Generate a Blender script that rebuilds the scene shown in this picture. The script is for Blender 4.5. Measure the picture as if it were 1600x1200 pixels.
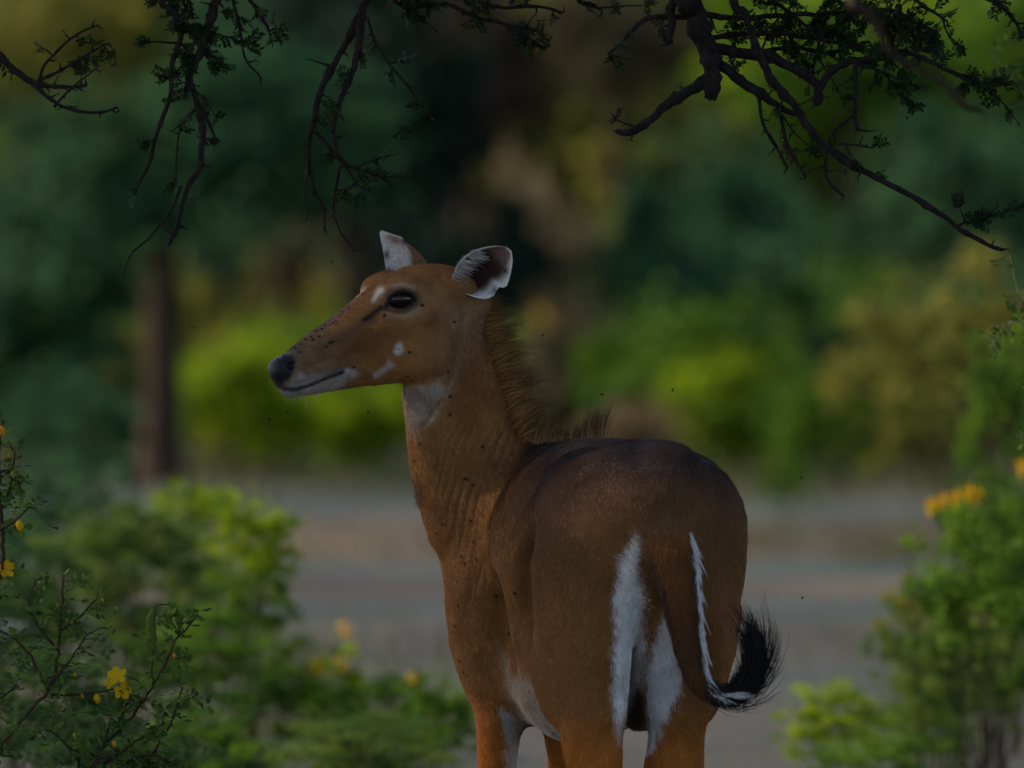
import bpy, math, random
import numpy as np
from mathutils import Vector

R = math.radians
rng = np.random.default_rng(7)
random.seed(7)
scene = bpy.context.scene
for o in list(bpy.data.objects):
    bpy.data.objects.remove(o)

# ------------------------------------------------------------------ camera, sky, sun, exposure
F = 13333.0            # focal length in photograph pixels (300 mm on a 36 mm wide sensor, 1600 px)
HZ = 540.0             # pixel row of the horizon
CH = 1.30              # camera height
Y0 = 17.1              # distance to the middle of the antelope

cam_d = bpy.data.cameras.new('camera')
cam = bpy.data.objects.new('camera', cam_d)
scene.collection.objects.link(cam)
cam.location = (0, 0, CH)
cam.rotation_euler = (R(90) - math.atan((600 - HZ) / F), 0, 0)
cam_d.sensor_width = 36
cam_d.lens = F / 1600 * 36
cam_d.clip_start = 0.5
cam_d.clip_end = 3000
cam_d.dof.use_dof = True
cam_d.dof.focus_distance = Y0 + 0.1
cam_d.dof.aperture_fstop = 3.6
scene.camera = cam

SUN_EL, SUN_AZ = 40.0, 282.0        # azimuth clockwise from +Y: behind the camera, to the left
world = bpy.data.worlds.new('World')
scene.world = world
world.use_nodes = True
wn = world.node_tree
sky = wn.nodes.new('ShaderNodeTexSky')
sky.sky_type = 'NISHITA'
sky.sun_disc = False
sky.sun_elevation = R(SUN_EL)
sky.sun_rotation = R(SUN_AZ)
sky.altitude = 200
bg = wn.nodes['Background']
bg.inputs['Strength'].default_value = 0.10
wn.links.new(sky.outputs[0], bg.inputs[0])

sun_d = bpy.data.lights.new('sun', 'SUN')
sun = bpy.data.objects.new('sun', sun_d)
scene.collection.objects.link(sun)
sun_d.energy = 4.0
sun_d.angle = R(3)
sun_d.color = (1.0, 0.86, 0.68)
sdir = Vector((math.sin(R(SUN_AZ)) * math.cos(R(SUN_EL)), math.cos(R(SUN_AZ)) * math.cos(R(SUN_EL)), math.sin(R(SUN_EL))))
sun.rotation_euler = sdir.to_track_quat('Z', 'Y').to_euler()
sun.location = (0, 0, 30)

vs = scene.view_settings
vs.view_transform = 'Standard'
vs.look = 'None'
vs.exposure = 1.15
vs.gamma = 1.0
vs.use_curve_mapping = False
scene.cycles.use_denoising = True
scene.cycles.max_bounces = 5
scene.cycles.diffuse_bounces = 3
scene.cycles.transparent_max_bounces = 4

# ------------------------------------------------------------------ helpers
def P(px, py, dy=0.0):
    """a photograph pixel and its distance (metres behind the antelope's middle) as a point"""
    Y = Y0 + dy
    return np.array([(px - 800) / F * Y, Y, CH + (HZ - py) / F * Y])

def PD(px, py, Y):
    return P(px, py, Y - Y0)

def to_px(v):
    return 800 + v[:, 0] / v[:, 1] * F, HZ - (v[:, 2] - CH) / v[:, 1] * F

def link(o, parent=None):
    scene.collection.objects.link(o)
    if parent is not None:
        o.parent = parent
    return o

def tag(o, label=None, cat=None, group=None, kind=None):
    if label: o['label'] = label
    if cat: o['category'] = cat
    if group: o['group'] = group
    if kind: o['kind'] = kind
    return o

def empty(name, loc=(0, 0, 0)):
    o = bpy.data.objects.new(name, None)
    o.location = loc
    o.empty_display_size = 0.1
    return link(o)

def mesh_np(name, v, q, smooth=True, col=None, attr='col'):
    v = np.asarray(v, np.float32); q = np.asarray(q, np.int32)
    m = bpy.data.meshes.new(name)
    n = q.shape[1]
    m.vertices.add(len(v)); m.vertices.foreach_set('co', v.ravel())
    m.loops.add(q.size); m.loops.foreach_set('vertex_index', q.ravel())
    m.polygons.add(len(q))
    m.polygons.foreach_set('loop_start', np.arange(0, q.size, n, dtype=np.int32))
    m.polygons.foreach_set('loop_total', np.full(len(q), n, np.int32))
    m.polygons.foreach_set('use_smooth', np.full(len(q), smooth, bool))
    if col is not None:
        a = m.attributes.new(attr, 'FLOAT_COLOR', 'POINT')
        c = np.ones((len(v), 4), np.float32); c[:, :3] = col
        a.data.foreach_set('color', c.ravel())
    m.update(calc_edges=True)
    m.validate()
    return m

def mobj(name, me, mat=None, parent=None, loc=None):
    o = bpy.data.objects.new(name, me)
    if mat is not None and len(me.materials) == 0:
        me.materials.append(mat)
    link(o, parent)
    if loc is not None: o.location = loc
    return o

def catmull(pts, n):
    """resample control rows (any columns) by a Catmull-Rom curve, n steps per span"""
    p = np.asarray(pts, float)
    if len(p) < 3:
        t = np.linspace(0, 1, n + 1)[:, None]
        return p[0] * (1 - t) + p[1] * t
    e = np.vstack([2 * p[0] - p[1], p, 2 * p[-1] - p[-2]])
    out = []
    for i in range(len(p) - 1):
        a, b, c, d = e[i:i + 4]
        for t in np.arange(n) / n:
            out.append(0.5 * (2 * b + (c - a) * t + (2 * a - 5 * b + 4 * c - d) * t * t + (3 * b - a - 3 * c + d) * t ** 3))
    out.append(p[-1])
    return np.array(out)

def unit(a):
    a = np.asarray(a, float)
    return a / (np.linalg.norm(a, axis=-1, keepdims=True) + 1e-12)

def tube(pts, rad, sides=7, rough=0.0):
    pts = np.asarray(pts, float); rad = np.asarray(rad, float)
    n = len(pts)
    t = unit(np.gradient(pts, axis=0))
    ref = np.array([0.3, 0.9, 0.2])
    u = unit(np.cross(t, ref)); w = np.cross(t, u)
    an = np.linspace(0, 2 * math.pi, sides, endpoint=False)
    r = rad[:, None] * (1 + rough * rng.normal(size=(n, sides)))
    v = pts[:, None, :] + r[..., None] * (np.cos(an)[None, :, None] * u[:, None, :] + np.sin(an)[None, :, None] * w[:, None, :])
    v = v.reshape(-1, 3)
    i = np.arange(n - 1)[:, None] * sides; k = np.arange(sides)[None, :]; k2 = (k + 1) % sides
    q = np.stack([i + k, i + k2, i + sides + k2, i + sides + k], -1).reshape(-1, 4)
    v = np.vstack([v, pts[0], pts[-1]])
    c0, c1 = len(v) - 2, len(v) - 1
    kk = np.arange(sides); kk2 = (kk + 1) % sides
    o = (n - 1) * sides
    q0 = np.stack([np.full(sides, c0), kk2, kk, kk], -1)   # cap fans as degenerate quads are avoided below
    caps = [np.stack([np.full(sides, c0), kk2, kk], -1), np.stack([np.full(sides, c1), o + kk, o + kk2], -1)]
    tri = np.vstack([np.stack([q[:, 0], q[:, 1], q[:, 2]], -1), np.stack([q[:, 0], q[:, 2], q[:, 3]], -1)] + caps)
    return v, tri

class Acc:
    """collects triangle pieces into one mesh"""
    def __init__(s): s.v = []; s.f = []; s.c = []; s.n = 0
    def add(s, v, f, c=None):
        s.v.append(np.asarray(v)); s.f.append(np.asarray(f) + s.n); s.n += len(v)
        s.c.append(np.broadcast_to(np.asarray(c if c is not None else (1, 1, 1), float), (len(v), 3)))
    def tube(s, pts, rad, sides=7, rough=0.0, c=None):
        v, f = tube(pts, rad, sides, rough); s.add(v, f, c)
    def mesh(s, name, smooth=True):
        return mesh_np(name, np.vstack(s.v), np.vstack(s.f), smooth, np.vstack(s.c))

def node_mat(name):
    m = bpy.data.materials.new(name); m.use_nodes = True
    nt = m.node_tree
    return m, nt, nt.nodes['Principled BSDF']

def attr_mat(name, rough=0.7, spec=0.25, transl=0.0, tint=(1, 1, 1), noise=0.0, nscale=40.0, bump=0.0):
    """colour from the mesh's own 'col' attribute times a tint, broken up by noise"""
    m, nt, b = node_mat(name)
    a = nt.nodes.new('ShaderNodeAttribute'); a.attribute_name = 'col'
    mul = nt.nodes.new('ShaderNodeMix'); mul.data_type = 'RGBA'; mul.blend_type = 'MULTIPLY'
    mul.inputs[0].default_value = 1
    mul.inputs[7].default_value = (*tint, 1)
    nt.links.new(a.outputs['Color'], mul.inputs[6])
    out = mul.outputs[2]
    if noise > 0 or bump > 0:
        tc = nt.nodes.new('ShaderNodeTexCoord')
        nz = nt.nodes.new('ShaderNodeTexNoise'); nz.inputs['Scale'].default_value = nscale; nz.inputs['Detail'].default_value = 5
        nt.links.new(tc.outputs['Object'], nz.inputs['Vector'])
        if noise > 0:
            mr = nt.nodes.new('ShaderNodeMapRange')
            mr.inputs[1].default_value = 0.3; mr.inputs[2].default_value = 0.7
            mr.inputs[3].default_value = 1 - noise; mr.inputs[4].default_value = 1 + noise
            nt.links.new(nz.outputs[0], mr.inputs[0])
            m2 = nt.nodes.new('ShaderNodeMix'); m2.data_type = 'RGBA'; m2.blend_type = 'MULTIPLY'; m2.inputs[0].default_value = 1
            nt.links.new(out, m2.inputs[6]); nt.links.new(mr.outputs[0], m2.inputs[7]); out = m2.outputs[2]
        if bump > 0:
            bp = nt.nodes.new('ShaderNodeBump'); bp.inputs['Strength'].default_value = 0.7; bp.inputs['Distance'].default_value = bump
            nt.links.new(nz.outputs[0], bp.inputs['Height']); nt.links.new(bp.outputs[0], b.inputs['Normal'])
    nt.links.new(out, b.inputs['Base Color'])
    b.inputs['Roughness'].default_value = rough
    b.inputs['Specular IOR Level'].default_value = spec
    if transl > 0:
        tr = nt.nodes.new('ShaderNodeBsdfTranslucent'); nt.links.new(out, tr.inputs[0])
        mx = nt.nodes.new('ShaderNodeMixShader'); mx.inputs[0].default_value = transl
        nt.links.new(b.outputs[0], mx.inputs[1]); nt.links.new(tr.outputs[0], mx.inputs[2])
        nt.links.new(mx.outputs[0], nt.nodes['Material Output'].inputs[0])
    return m

def smooth01(x, a, b):
    t = np.clip((x - a) / (b - a), 0, 1)
    return t * t * (3 - 2 * t)

def vnoise(p, s, seed=0):
    """cheap value noise on points, about -1..1"""
    g = np.random.default_rng(seed).normal(size=(32, 32, 32)).astype(np.float32)
    q = np.asarray(p) / s
    i = np.floor(q).astype(int); f = q - i; f = f * f * (3 - 2 * f); i &= 31; j = (i + 1) & 31
    r = 0
    for dx in (0, 1):
        for dy in (0, 1):
            for dz in (0, 1):
                w = (f[:, 0] if dx else 1 - f[:, 0]) * (f[:, 1] if dy else 1 - f[:, 1]) * (f[:, 2] if dz else 1 - f[:, 2])
                r = r + w * g[(j if dx else i)[:, 0], (j if dy else i)[:, 1], (j if dz else i)[:, 2]]
    return r

# ------------------------------------------------------------------ ground and hillside
def build_ground():
    # one sheet: flat clearing that climbs into a dry hillside behind the far shrubs
    ys = np.concatenate([np.linspace(-60, 10, 12), np.linspace(12, 130, 160), np.linspace(133, 420, 80), [600, 900]])
    xs = np.concatenate([[-400, -200, -100], np.linspace(-60, 60, 121), [100, 200, 400]])
    X, Y = np.meshgrid(xs, ys, indexing='ij')
    hill = np.clip(Y - 97, 0, 170)
    Z = 0.085 * hill * smooth01(Y, 97, 140) + np.where(Y > 267, 0.0, 0)
    pts = np.stack([X, Y, Z], -1).reshape(-1, 3)
    wav = vnoise(pts * [1, 1, 0], 9.0, 3).reshape(X.shape) * 0.05 + vnoise(pts * [1, 1, 0], 2.3, 4).reshape(X.shape) * 0.02
    Z = Z + wav * np.clip((Y - 22) / 20, 0.0, 1) + vnoise(pts * [1, 1, 0], 24.0, 9).reshape(X.shape) * 1.1 * smooth01(Y, 110, 150)
    v = np.stack([X, Y, Z], -1).reshape(-1, 3)
    nx, ny = X.shape
    i = np.arange(nx - 1)[:, None] * ny + np.arange(ny - 1)[None, :]
    q = np.stack([i, i + ny, i + ny + 1, i + 1], -1).reshape(-1, 4)
    m, nt, b = node_mat('dry_soil')
    tc = nt.nodes.new('ShaderNodeTexCoord')
    def noise(scale, stretch, detail=6):
        mp = nt.nodes.new('ShaderNodeMapping'); mp.inputs['Scale'].default_value = stretch
        nz = nt.nodes.new('ShaderNodeTexNoise'); nz.inputs['Scale'].default_value = scale; nz.inputs['Detail'].default_value = detail
        nt.links.new(tc.outputs['Object'], mp.inputs[0]); nt.links.new(mp.outputs[0], nz.inputs['Vector'])
        return nz
    def ramp(src, stops):
        r = nt.nodes.new('ShaderNodeValToRGB')
        e = r.color_ramp.elements
        e[0].position, e[0].color = stops[0][0], (*stops[0][1], 1)
        e[1].position, e[1].color = stops[1][0], (*stops[1][1], 1)
        for p, c in stops[2:]:
            x = e.new(p); x.color = (*c, 1)
        nt.links.new(src, r.inputs[0]); return r
    soil = ramp(noise(0.35, (1, 0.35, 1)).outputs[0], [(0.32, (0.030, 0.023, 0.021)), (0.50, (0.052, 0.040, 0.033)), (0.68, (0.100, 0.072, 0.050))])
    dry = ramp(noise(0.9, (1, 0.5, 1), 8).outputs[0], [(0.38, (0.024, 0.037, 0.033)), (0.62, (0.043, 0.056, 0.056))])
    mask = ramp(noise(0.16, (0.35, 0.6, 1), 4).outputs[0], [(0.44, (0, 0, 0)), (0.58, (1, 1, 1))])
    mx = nt.nodes.new('ShaderNodeMix'); mx.data_type = 'RGBA'
    nt.links.new(mask.outputs[0], mx.inputs[0]); nt.links.new(soil.outputs[0], mx.inputs[6]); nt.links.new(dry.outputs[0], mx.inputs[7])
    sep = nt.nodes.new('ShaderNodeSeparateXYZ'); nt.links.new(tc.outputs['Object'], sep.inputs[0])
    hr = nt.nodes.new('ShaderNodeMapRange'); hr.inputs[1].default_value = 92; hr.inputs[2].default_value = 106
    nt.links.new(sep.outputs[1], hr.inputs[0])
    grass = ramp(noise(0.22, (1, 0.6, 1), 6).outputs[0], [(0.35, (0.028, 0.036, 0.012)), (0.65, (0.080, 0.066, 0.030))])
    mh = nt.nodes.new('ShaderNodeMix'); mh.data_type = 'RGBA'
    nt.links.new(hr.outputs[0], mh.inputs[0]); nt.links.new(mx.outputs[2], mh.inputs[6]); nt.links.new(grass.outputs[0], mh.inputs[7]); mx = mh
    fine = noise(14, (1, 1, 1), 8)
    mr = nt.nodes.new('ShaderNodeMapRange'); mr.inputs[1].default_value = .3; mr.inputs[2].default_value = .7; mr.inputs[3].default_value = .7; mr.inputs[4].default_value = 1.25
    nt.links.new(fine.outputs[0], mr.inputs[0])
    m2 = nt.nodes.new('ShaderNodeMix'); m2.data_type = 'RGBA'; m2.blend_type = 'MULTIPLY'; m2.inputs[0].default_value = 1
    nt.links.new(mx.outputs[2], m2.inputs[6]); nt.links.new(mr.outputs[0], m2.inputs[7])
    nt.links.new(m2.outputs[2], b.inputs['Base Color'])
    bp = nt.nodes.new('ShaderNodeBump'); bp.inputs['Distance'].default_value = 0.04
    nt.links.new(fine.outputs[0], bp.inputs['Height']); nt.links.new(bp.outputs[0], b.inputs['Normal'])
    b.inputs['Roughness'].default_value = 0.95
    b.inputs['Specular IOR Level'].default_value = 0.1
    o = mobj('ground', mesh_np('ground', v, q), m)
    tag(o, 'bare dusty clearing of grey brown soil rising to a dry hillside', 'ground', kind='structure')
build_ground()

def build_grass():
    # thin dry grass over the clearing, too much to count
    gr = np.random.default_rng(12)
    n = 26000
    tuft = np.stack([gr.uniform(-7, 7, 1500), gr.uniform(19, 92, 1500)], 1)
    tuft = tuft[vnoise(np.c_[tuft, np.zeros(1500)], 5.0, 13) > -0.2]
    t = tuft[gr.integers(0, len(tuft), n)]
    xy = t + gr.normal(size=(n, 2)) * 0.16
    h = gr.uniform(0.04, 0.17, n); a = gr.uniform(0, 6.28, n); w = 0.006 + 0.0001 * xy[:, 1]
    b = np.c_[xy, np.full(n, -0.06)]
    s = np.stack([np.cos(a), np.sin(a), 0 * a], 1) * w[:, None]
    tip = b + np.c_[gr.normal(size=(n, 2)) * 0.05, h + 0.06]
    v = np.stack([b - s, b + s, tip], 1).reshape(-1, 3)
    rv = np.repeat(gr.uniform(0, 1, n), 3)
    o = mobj('dry_grass', mesh_np('dry_grass', v, np.arange(3 * n).reshape(-1, 3), False, np.stack([rv] * 3, 1)), leaf_mat('grass_dry', (0.045, 0.045, 0.02), (0.13, 0.11, 0.06), 0.2))
    tag(o, 'thin dry grass tufts scattered over the dusty clearing', 'grass', kind='stuff')

def build_weeds():
    # low green weeds in patches over the soil, too many to count
    gr = np.random.default_rng(15)
    c = np.stack([gr.uniform(-7, 7, 60000), gr.uniform(21, 93, 60000), gr.uniform(-0.01, 0.10, 60000)], 1)
    k = vnoise(c * [1, 0.6, 0], 1.6, 16) + 0.5 * vnoise(c * [1, 1, 0], 0.5, 17) > 0.75
    edge = (c[:, 1] < 34) | (c[:, 1] > 74)
    c = c[k & (edge | (gr.uniform(size=60000) < 0.25))]
    v, f, rv = leaf_cards(c, 0.05, 0.5)
    s_ = np.repeat(c[:, 1], 5)
    o = mobj('ground_weeds', mesh_np('ground_weeds', v, f, False, np.stack([rv] * 3, 1)), LEAF['leaf_senna'])
    tag(o, 'low green weeds growing in patches on the bare soil', 'weeds', kind='stuff')

def ground_z(x, y):
    h = max(0.0, min(y - 97, 170)); t = min(1, max(0, (y - 97) / 43)); return 0.085 * h * t * t * (3 - 2 * t)

# ------------------------------------------------------------------ background shrubs and trees
LEAF = {}
def leaf_mat(name, a, b, transl=0.35, rough=0.6):
    """leaf colour runs from a to b with each leaf's own random value"""
    m, nt, bs = node_mat(name)
    at = nt.nodes.new('ShaderNodeAttribute'); at.attribute_name = 'col'
    sp = nt.nodes.new('ShaderNodeSeparateColor'); nt.links.new(at.outputs['Color'], sp.inputs[0])
    mx = nt.nodes.new('ShaderNodeMix'); mx.data_type = 'RGBA'
    mx.inputs[6].default_value = (*a, 1); mx.inputs[7].default_value = (*b, 1)
    nt.links.new(sp.outputs[0], mx.inputs[0]); nt.links.new(mx.outputs[2], bs.inputs['Base Color'])
    bs.inputs['Roughness'].default_value = rough; bs.inputs['Specular IOR Level'].default_value = 0.06
    tr = nt.nodes.new('ShaderNodeBsdfTranslucent'); nt.links.new(mx.outputs[2], tr.inputs[0])
    ms = nt.nodes.new('ShaderNodeMixShader'); ms.inputs[0].default_value = transl
    nt.links.new(bs.outputs[0], ms.inputs[1]); nt.links.new(tr.outputs[0], ms.inputs[2])
    nt.links.new(ms.outputs[0], nt.nodes['Material Output'].inputs[0])
    LEAF[name] = m
    return m
leaf_mat('leaf_bright', (0.050, 0.12, 0.006), (0.30, 0.38, 0.012), 0.45)  # bright green shrubs, with part of their sunlit look put into the albedo
leaf_mat('leaf_green', (0.016, 0.062, 0.010), (0.13, 0.22, 0.016))
leaf_mat('leaf_teal', (0.012, 0.048, 0.026), (0.062, 0.140, 0.050), 0.28)
leaf_mat('leaf_dark', (0.006, 0.014, 0.010), (0.022, 0.042, 0.024), 0.12)  # shaded crowns: their shadow is put into near-black leaves
leaf_mat('leaf_olive', (0.055, 0.075, 0.014), (0.25, 0.23, 0.040))
leaf_mat('leaf_dry', (0.12, 0.085, 0.045), (0.25, 0.18, 0.09), 0.2)
leaf_mat('leaf_brown', (0.025, 0.018, 0.012), (0.07, 0.04, 0.022), 0.15)
leaf_mat('leaf_acacia', (0.009, 0.018, 0.008), (0.028, 0.050, 0.014), 0.2)
leaf_mat('leaf_senna', (0.030, 0.080, 0.018), (0.140, 0.190, 0.030), 0.35, 0.5)
leaf_mat('leaf_shade', (0.014, 0.040, 0.012), (0.048, 0.095, 0.020), 0.25)
leaf_mat('petal_yellow', (0.52, 0.30, 0.005), (0.66, 0.41, 0.010), 0.3)
leaf_mat('leaf_dull', (0.045, 0.042, 0.020), (0.13, 0.105, 0.052), 0.2)
leaf_mat('petal_orange', (0.45, 0.16, 0.02), (0.62, 0.28, 0.03), 0.3)

def bark_mat(name, a, b, scale=30, bump=0.01):
    m, nt, bs = node_mat(name)
    tc = nt.nodes.new('ShaderNodeTexCoord')
    mp = nt.nodes.new('ShaderNodeMapping'); mp.inputs['Scale'].default_value = (1, 1, 0.35)
    nz = nt.nodes.new('ShaderNodeTexNoise'); nz.inputs['Scale'].default_value = scale; nz.inputs['Detail'].default_value = 8; nz.inputs['Roughness'].default_value = 0.7
    nt.links.new(tc.outputs['Object'], mp.inputs[0]); nt.links.new(mp.outputs[0], nz.inputs['Vector'])
    mx = nt.nodes.new('ShaderNodeMix'); mx.data_type = 'RGBA'
    mx.inputs[6].default_value = (*a, 1); mx.inputs[7].default_value = (*b, 1)
    mr = nt.nodes.new('ShaderNodeMapRange'); mr.inputs[1].default_value = .35; mr.inputs[2].default_value = .65
    nt.links.new(nz.outputs[0], mr.inputs[0]); nt.links.new(mr.outputs[0], mx.inputs[0])
    nt.links.new(mx.outputs[2], bs.inputs['Base Color'])
    bp = nt.nodes.new('ShaderNodeBump'); bp.inputs['Distance'].default_value = bump; bp.inputs['Strength'].default_value = 0.9
    nt.links.new(nz.outputs[0], bp.inputs['Height']); nt.links.new(bp.outputs[0], bs.inputs['Normal'])
    bs.inputs['Roughness'].default_value = 0.9; bs.inputs['Specular IOR Level'].default_value = 0.15
    return m
BARK_DARK = bark_mat('bark_dark', (0.008, 0.006, 0.006), (0.034, 0.025, 0.023), 90, 0.008)
BARK_BROWN = bark_mat('bark_brown', (0.018, 0.010, 0.007), (0.052, 0.028, 0.019), 12, 0.03)
STEM_GREEN = bark_mat('stem_green', (0.035, 0.055, 0.018), (0.09, 0.10, 0.035), 80, 0.001)
STEM_RED = bark_mat('stem_red', (0.025, 0.018, 0.010), (0.075, 0.042, 0.022), 80, 0.001)
TWIG_TAN = bark_mat('twig_tan', (0.12, 0.085, 0.055), (0.28, 0.21, 0.14), 60, 0.002)

def leaf_cards(c, size, asp=0.5, bias=None, fold=0.25):
    """rhombic folded leaves at points c; two triangles pairs each; returns v, f, per-leaf random"""
    n = len(c)
    ax = unit(rng.normal(size=(n, 3)) + (0 if bias is None else bias))
    sd = unit(np.cross(ax, rng.normal(size=(n, 3))))
    nn = np.cross(ax, sd)
    s = (size * rng.uniform(0.6, 1.35, n))[:, None]
    a = c - ax * s * 0.5
    b = c + ax * s * 0.5
    m = c + nn * s * asp * fold
    l = c - sd * s * asp * 0.5 - ax * s * 0.05
    r = c + sd * s * asp * 0.5 - ax * s * 0.05
    v = np.stack([a, l, b, r, m], 1).reshape(-1, 3)
    o = np.arange(n)[:, None] * 5
    f = np.concatenate([o + [0, 4, 1], o + [1, 4, 2], o + [2, 4, 3], o + [3, 4, 0]], 0)
    rv = np.repeat(rng.uniform(0, 1, n), 5)
    return v, f, rv

def crown_mesh(name, seed, clumps=26, leaves=4200, leaf=0.16, asp=0.55, flat=1.0, spread=0.26, hollow=0.35, bottom=-0.7, stray=0.12):
    """a unit-radius crown: leaves gathered in uneven clumps with gaps between"""
    global rng
    keep = rng; rng = np.random.default_rng(seed)
    d = unit(rng.normal(size=(clumps * 3, 3)))
    d = d[d[:, 2] > bottom][:clumps]
    rad = rng.uniform(hollow, 1.0, len(d)) ** 0.6 * (0.80 + 0.3 * rng.uniform(-1, 1, len(d)))
    cc = d * rad[:, None] * [1, 1, flat]
    cs = spread * rng.uniform(0.55, 1.4, len(d))
    w = cs ** 2; w /= w.sum()
    k = rng.choice(len(d), leaves, p=w)
    off = rng.normal(size=(leaves, 3)); off = unit(off) * rng.uniform(0.15, 1, (leaves, 1)) ** 0.5
    c = cc[k] + off * cs[k][:, None] * [1.15, 1.15, 0.75]
    st = rng.uniform(size=leaves) < stray
    c[st] = (unit(rng.normal(size=(leaves, 3))) * rng.uniform(0.3, 1.12, (leaves, 1)) * [1, 1, flat])[st]
    v, f, rv = leaf_cards(c, leaf, asp)
    shade = np.clip(rv * 0.45 + np.repeat(rng.uniform(-0.15, 0.75, len(d))[k], 5), 0, 1)
    rng = keep
    return mesh_np(name, v, f, False, np.stack([shade] * 3, 1))

CROWN = {
    'bush': [crown_mesh('bush_crown', 11 + i, 48, 5200, 0.13, 0.6, 0.9, 0.20) for i in range(4)],
    'tree': [crown_mesh('tree_crown', 31 + i, 80, 10000, 0.080, 0.6, 0.75, 0.17) for i in range(3)],
    'airy': [crown_mesh('airy_crown', 51 + i, 46, 2600, 0.095, 0.5, 0.9, 0.14) for i in range(2)],
    'fine': [crown_mesh('fine_crown', 61 + i, 95, 11000, 0.052, 0.55, 1.0, 0.13) for i in range(3)],
}
def stems_mesh(name, seed, n=7, r=0.018, top=0.75, trunk=False):
    """unit stems from the ground (z = -1) into the crown"""
    global rng
    keep = rng; rng = np.random.default_rng(seed)
    A = Acc()
    for i in range(n):
        e = unit(rng.normal(size=3) * [1, 1, 0.4] + [0, 0, 0.55]) * rng.uniform(0.5, top)
        b = np.array([rng.normal() * 0.06, rng.normal() * 0.06, -1.02])
        if trunk: b = np.array([rng.normal() * .03, rng.normal() * .03, -0.15])
        mid = (b + e) / 2 + rng.normal(size=3) * 0.08
        pts = catmull([b, mid, e], 5)
        A.tube(pts, np.linspace(r, r * 0.3, len(pts)), 6, 0.08)
    rng = keep
    return A.mesh(name)
STEMS = [stems_mesh('stems', 71 + i) for i in range(3)]
LIMBS = [stems_mesh('limbs', 81 + i, 8, 0.035, 0.8, True) for i in range(2)]

def with_mat(o, mat):
    if len(o.data.materials) == 0: o.data.materials.append(mat)
    o.material_slots[0].link = 'OBJECT'; o.material_slots[0].material = mat

def flower_mesh(name, seed, n, size, spread):
    global rng
    keep = rng; rng = np.random.default_rng(seed)
    c = rng.normal(size=(n, 3)) * spread
    v, f, rv = leaf_cards(c, size, 0.9)
    rng = keep
    return mesh_np(name, v, f, False, np.stack([rv] * 3, 1))
FLOWERS = [flower_mesh('flower_cluster', 91 + i, 14, 0.032, 0.020) for i in range(2)]

nb = [0]
def shrub(name, label, cx, cy, rx, ry, Y, leaf, kind='bush', group=None, flowers=(), cat='shrub', lift=None, fmat='petal_yellow', fsize=1.0):
    """shrub whose crown shows at pixel (cx, cy) with radii rx, ry, rooted in the ground at distance Y"""
    c = PD(cx, cy, Y); s = Y / F
    gz = ground_z(c[0], Y)
    if lift is None:                        # the foliage comes down to the soil
        base = HZ - (gz - CH) / s; top = cy - ry
        ry = max((base - top) * 0.52, 12); c = PD(cx, top + ry, Y)
    root = empty(name, (c[0], Y, gz))
    tag(root, label, cat, group)
    i = nb[0]; nb[0] += 1
    me = CROWN[kind][i % len(CROWN[kind])]
    o = bpy.data.objects.new('crown', me); link(o, root)
    with_mat(o, LEAF[leaf]); o['kind'] = 'stuff'
    h = c[2] - gz
    o.location = (0, 0, h); o.scale = (rx * s, (rx * 0.8 + 0.2 * ry) * s, ry * s); o.rotation_euler = (0, 0, i * 2.39)
    st = bpy.data.objects.new('stems', STEMS[i % 3]); link(st, root)
    with_mat(st, BARK_BROWN)
    st.location = (0, 0, h); st.scale = (rx * s * 0.9, rx * s * 0.9, max(h, ry * s * 0.4)); st.rotation_euler = (0, 0, i * 1.3)
    for (fx, fy) in flowers:
        q = PD(fx, fy, Y - rx * s * 0.6)
        fo = bpy.data.objects.new('flower_cluster', FLOWERS[i % 2]); link(fo, root); fo['kind'] = 'stuff'
        with_mat(fo, LEAF[fmat]); fo.location = q - np.array([c[0], Y, gz]); fo.scale = (fsize,) * 3
    return root

def tree(name, label, tx, base_py, cx, cy, rx, ry, Y, leaf, tw=0.3, group=None):
    t = PD(tx, base_py, Y); c = PD(cx, cy, Y); s = Y / F
    gz = ground_z(t[0], Y)
    root = empty(name, (t[0], Y, gz)); tag(root, label, 'tree', group)
    i = nb[0]; nb[0] += 1
    c = c - np.array([t[0], Y, gz])
    o = bpy.data.objects.new('crown', CROWN['tree'][i % 3]); link(o, root); o['kind'] = 'stuff'
    with_mat(o, LEAF[leaf]); o.location = c; o.scale = (rx * s, rx * s * 0.8, ry * s / 0.8); o.rotation_euler = (0, 0, i * 1.7)
    A = Acc()
    top = np.array([c[0] * 0.35, 0, c[2] - ry * s * 0.15])
    pts = catmull([[0, 0, -0.1], [0.04, 0.02, top[2] * 0.3], [top[0] * 0.5 - 0.03, 0, top[2] * 0.65], top], 8)
    A.tube(pts, np.linspace(tw * 1.05, tw * 0.6, len(pts)) * (1 + 0.5 * np.exp(-np.linspace(0, 12, len(pts)))), 12, 0.04)
    mobj('trunk', A.mesh('trunk'), BARK_BROWN, root)
    l = bpy.data.objects.new('limbs', LIMBS[i % 2]); link(l, root); with_mat(l, BARK_BROWN)
    l.location = top; l.scale = (rx * s, rx * s * 0.7, ry * s)
    return root

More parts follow.
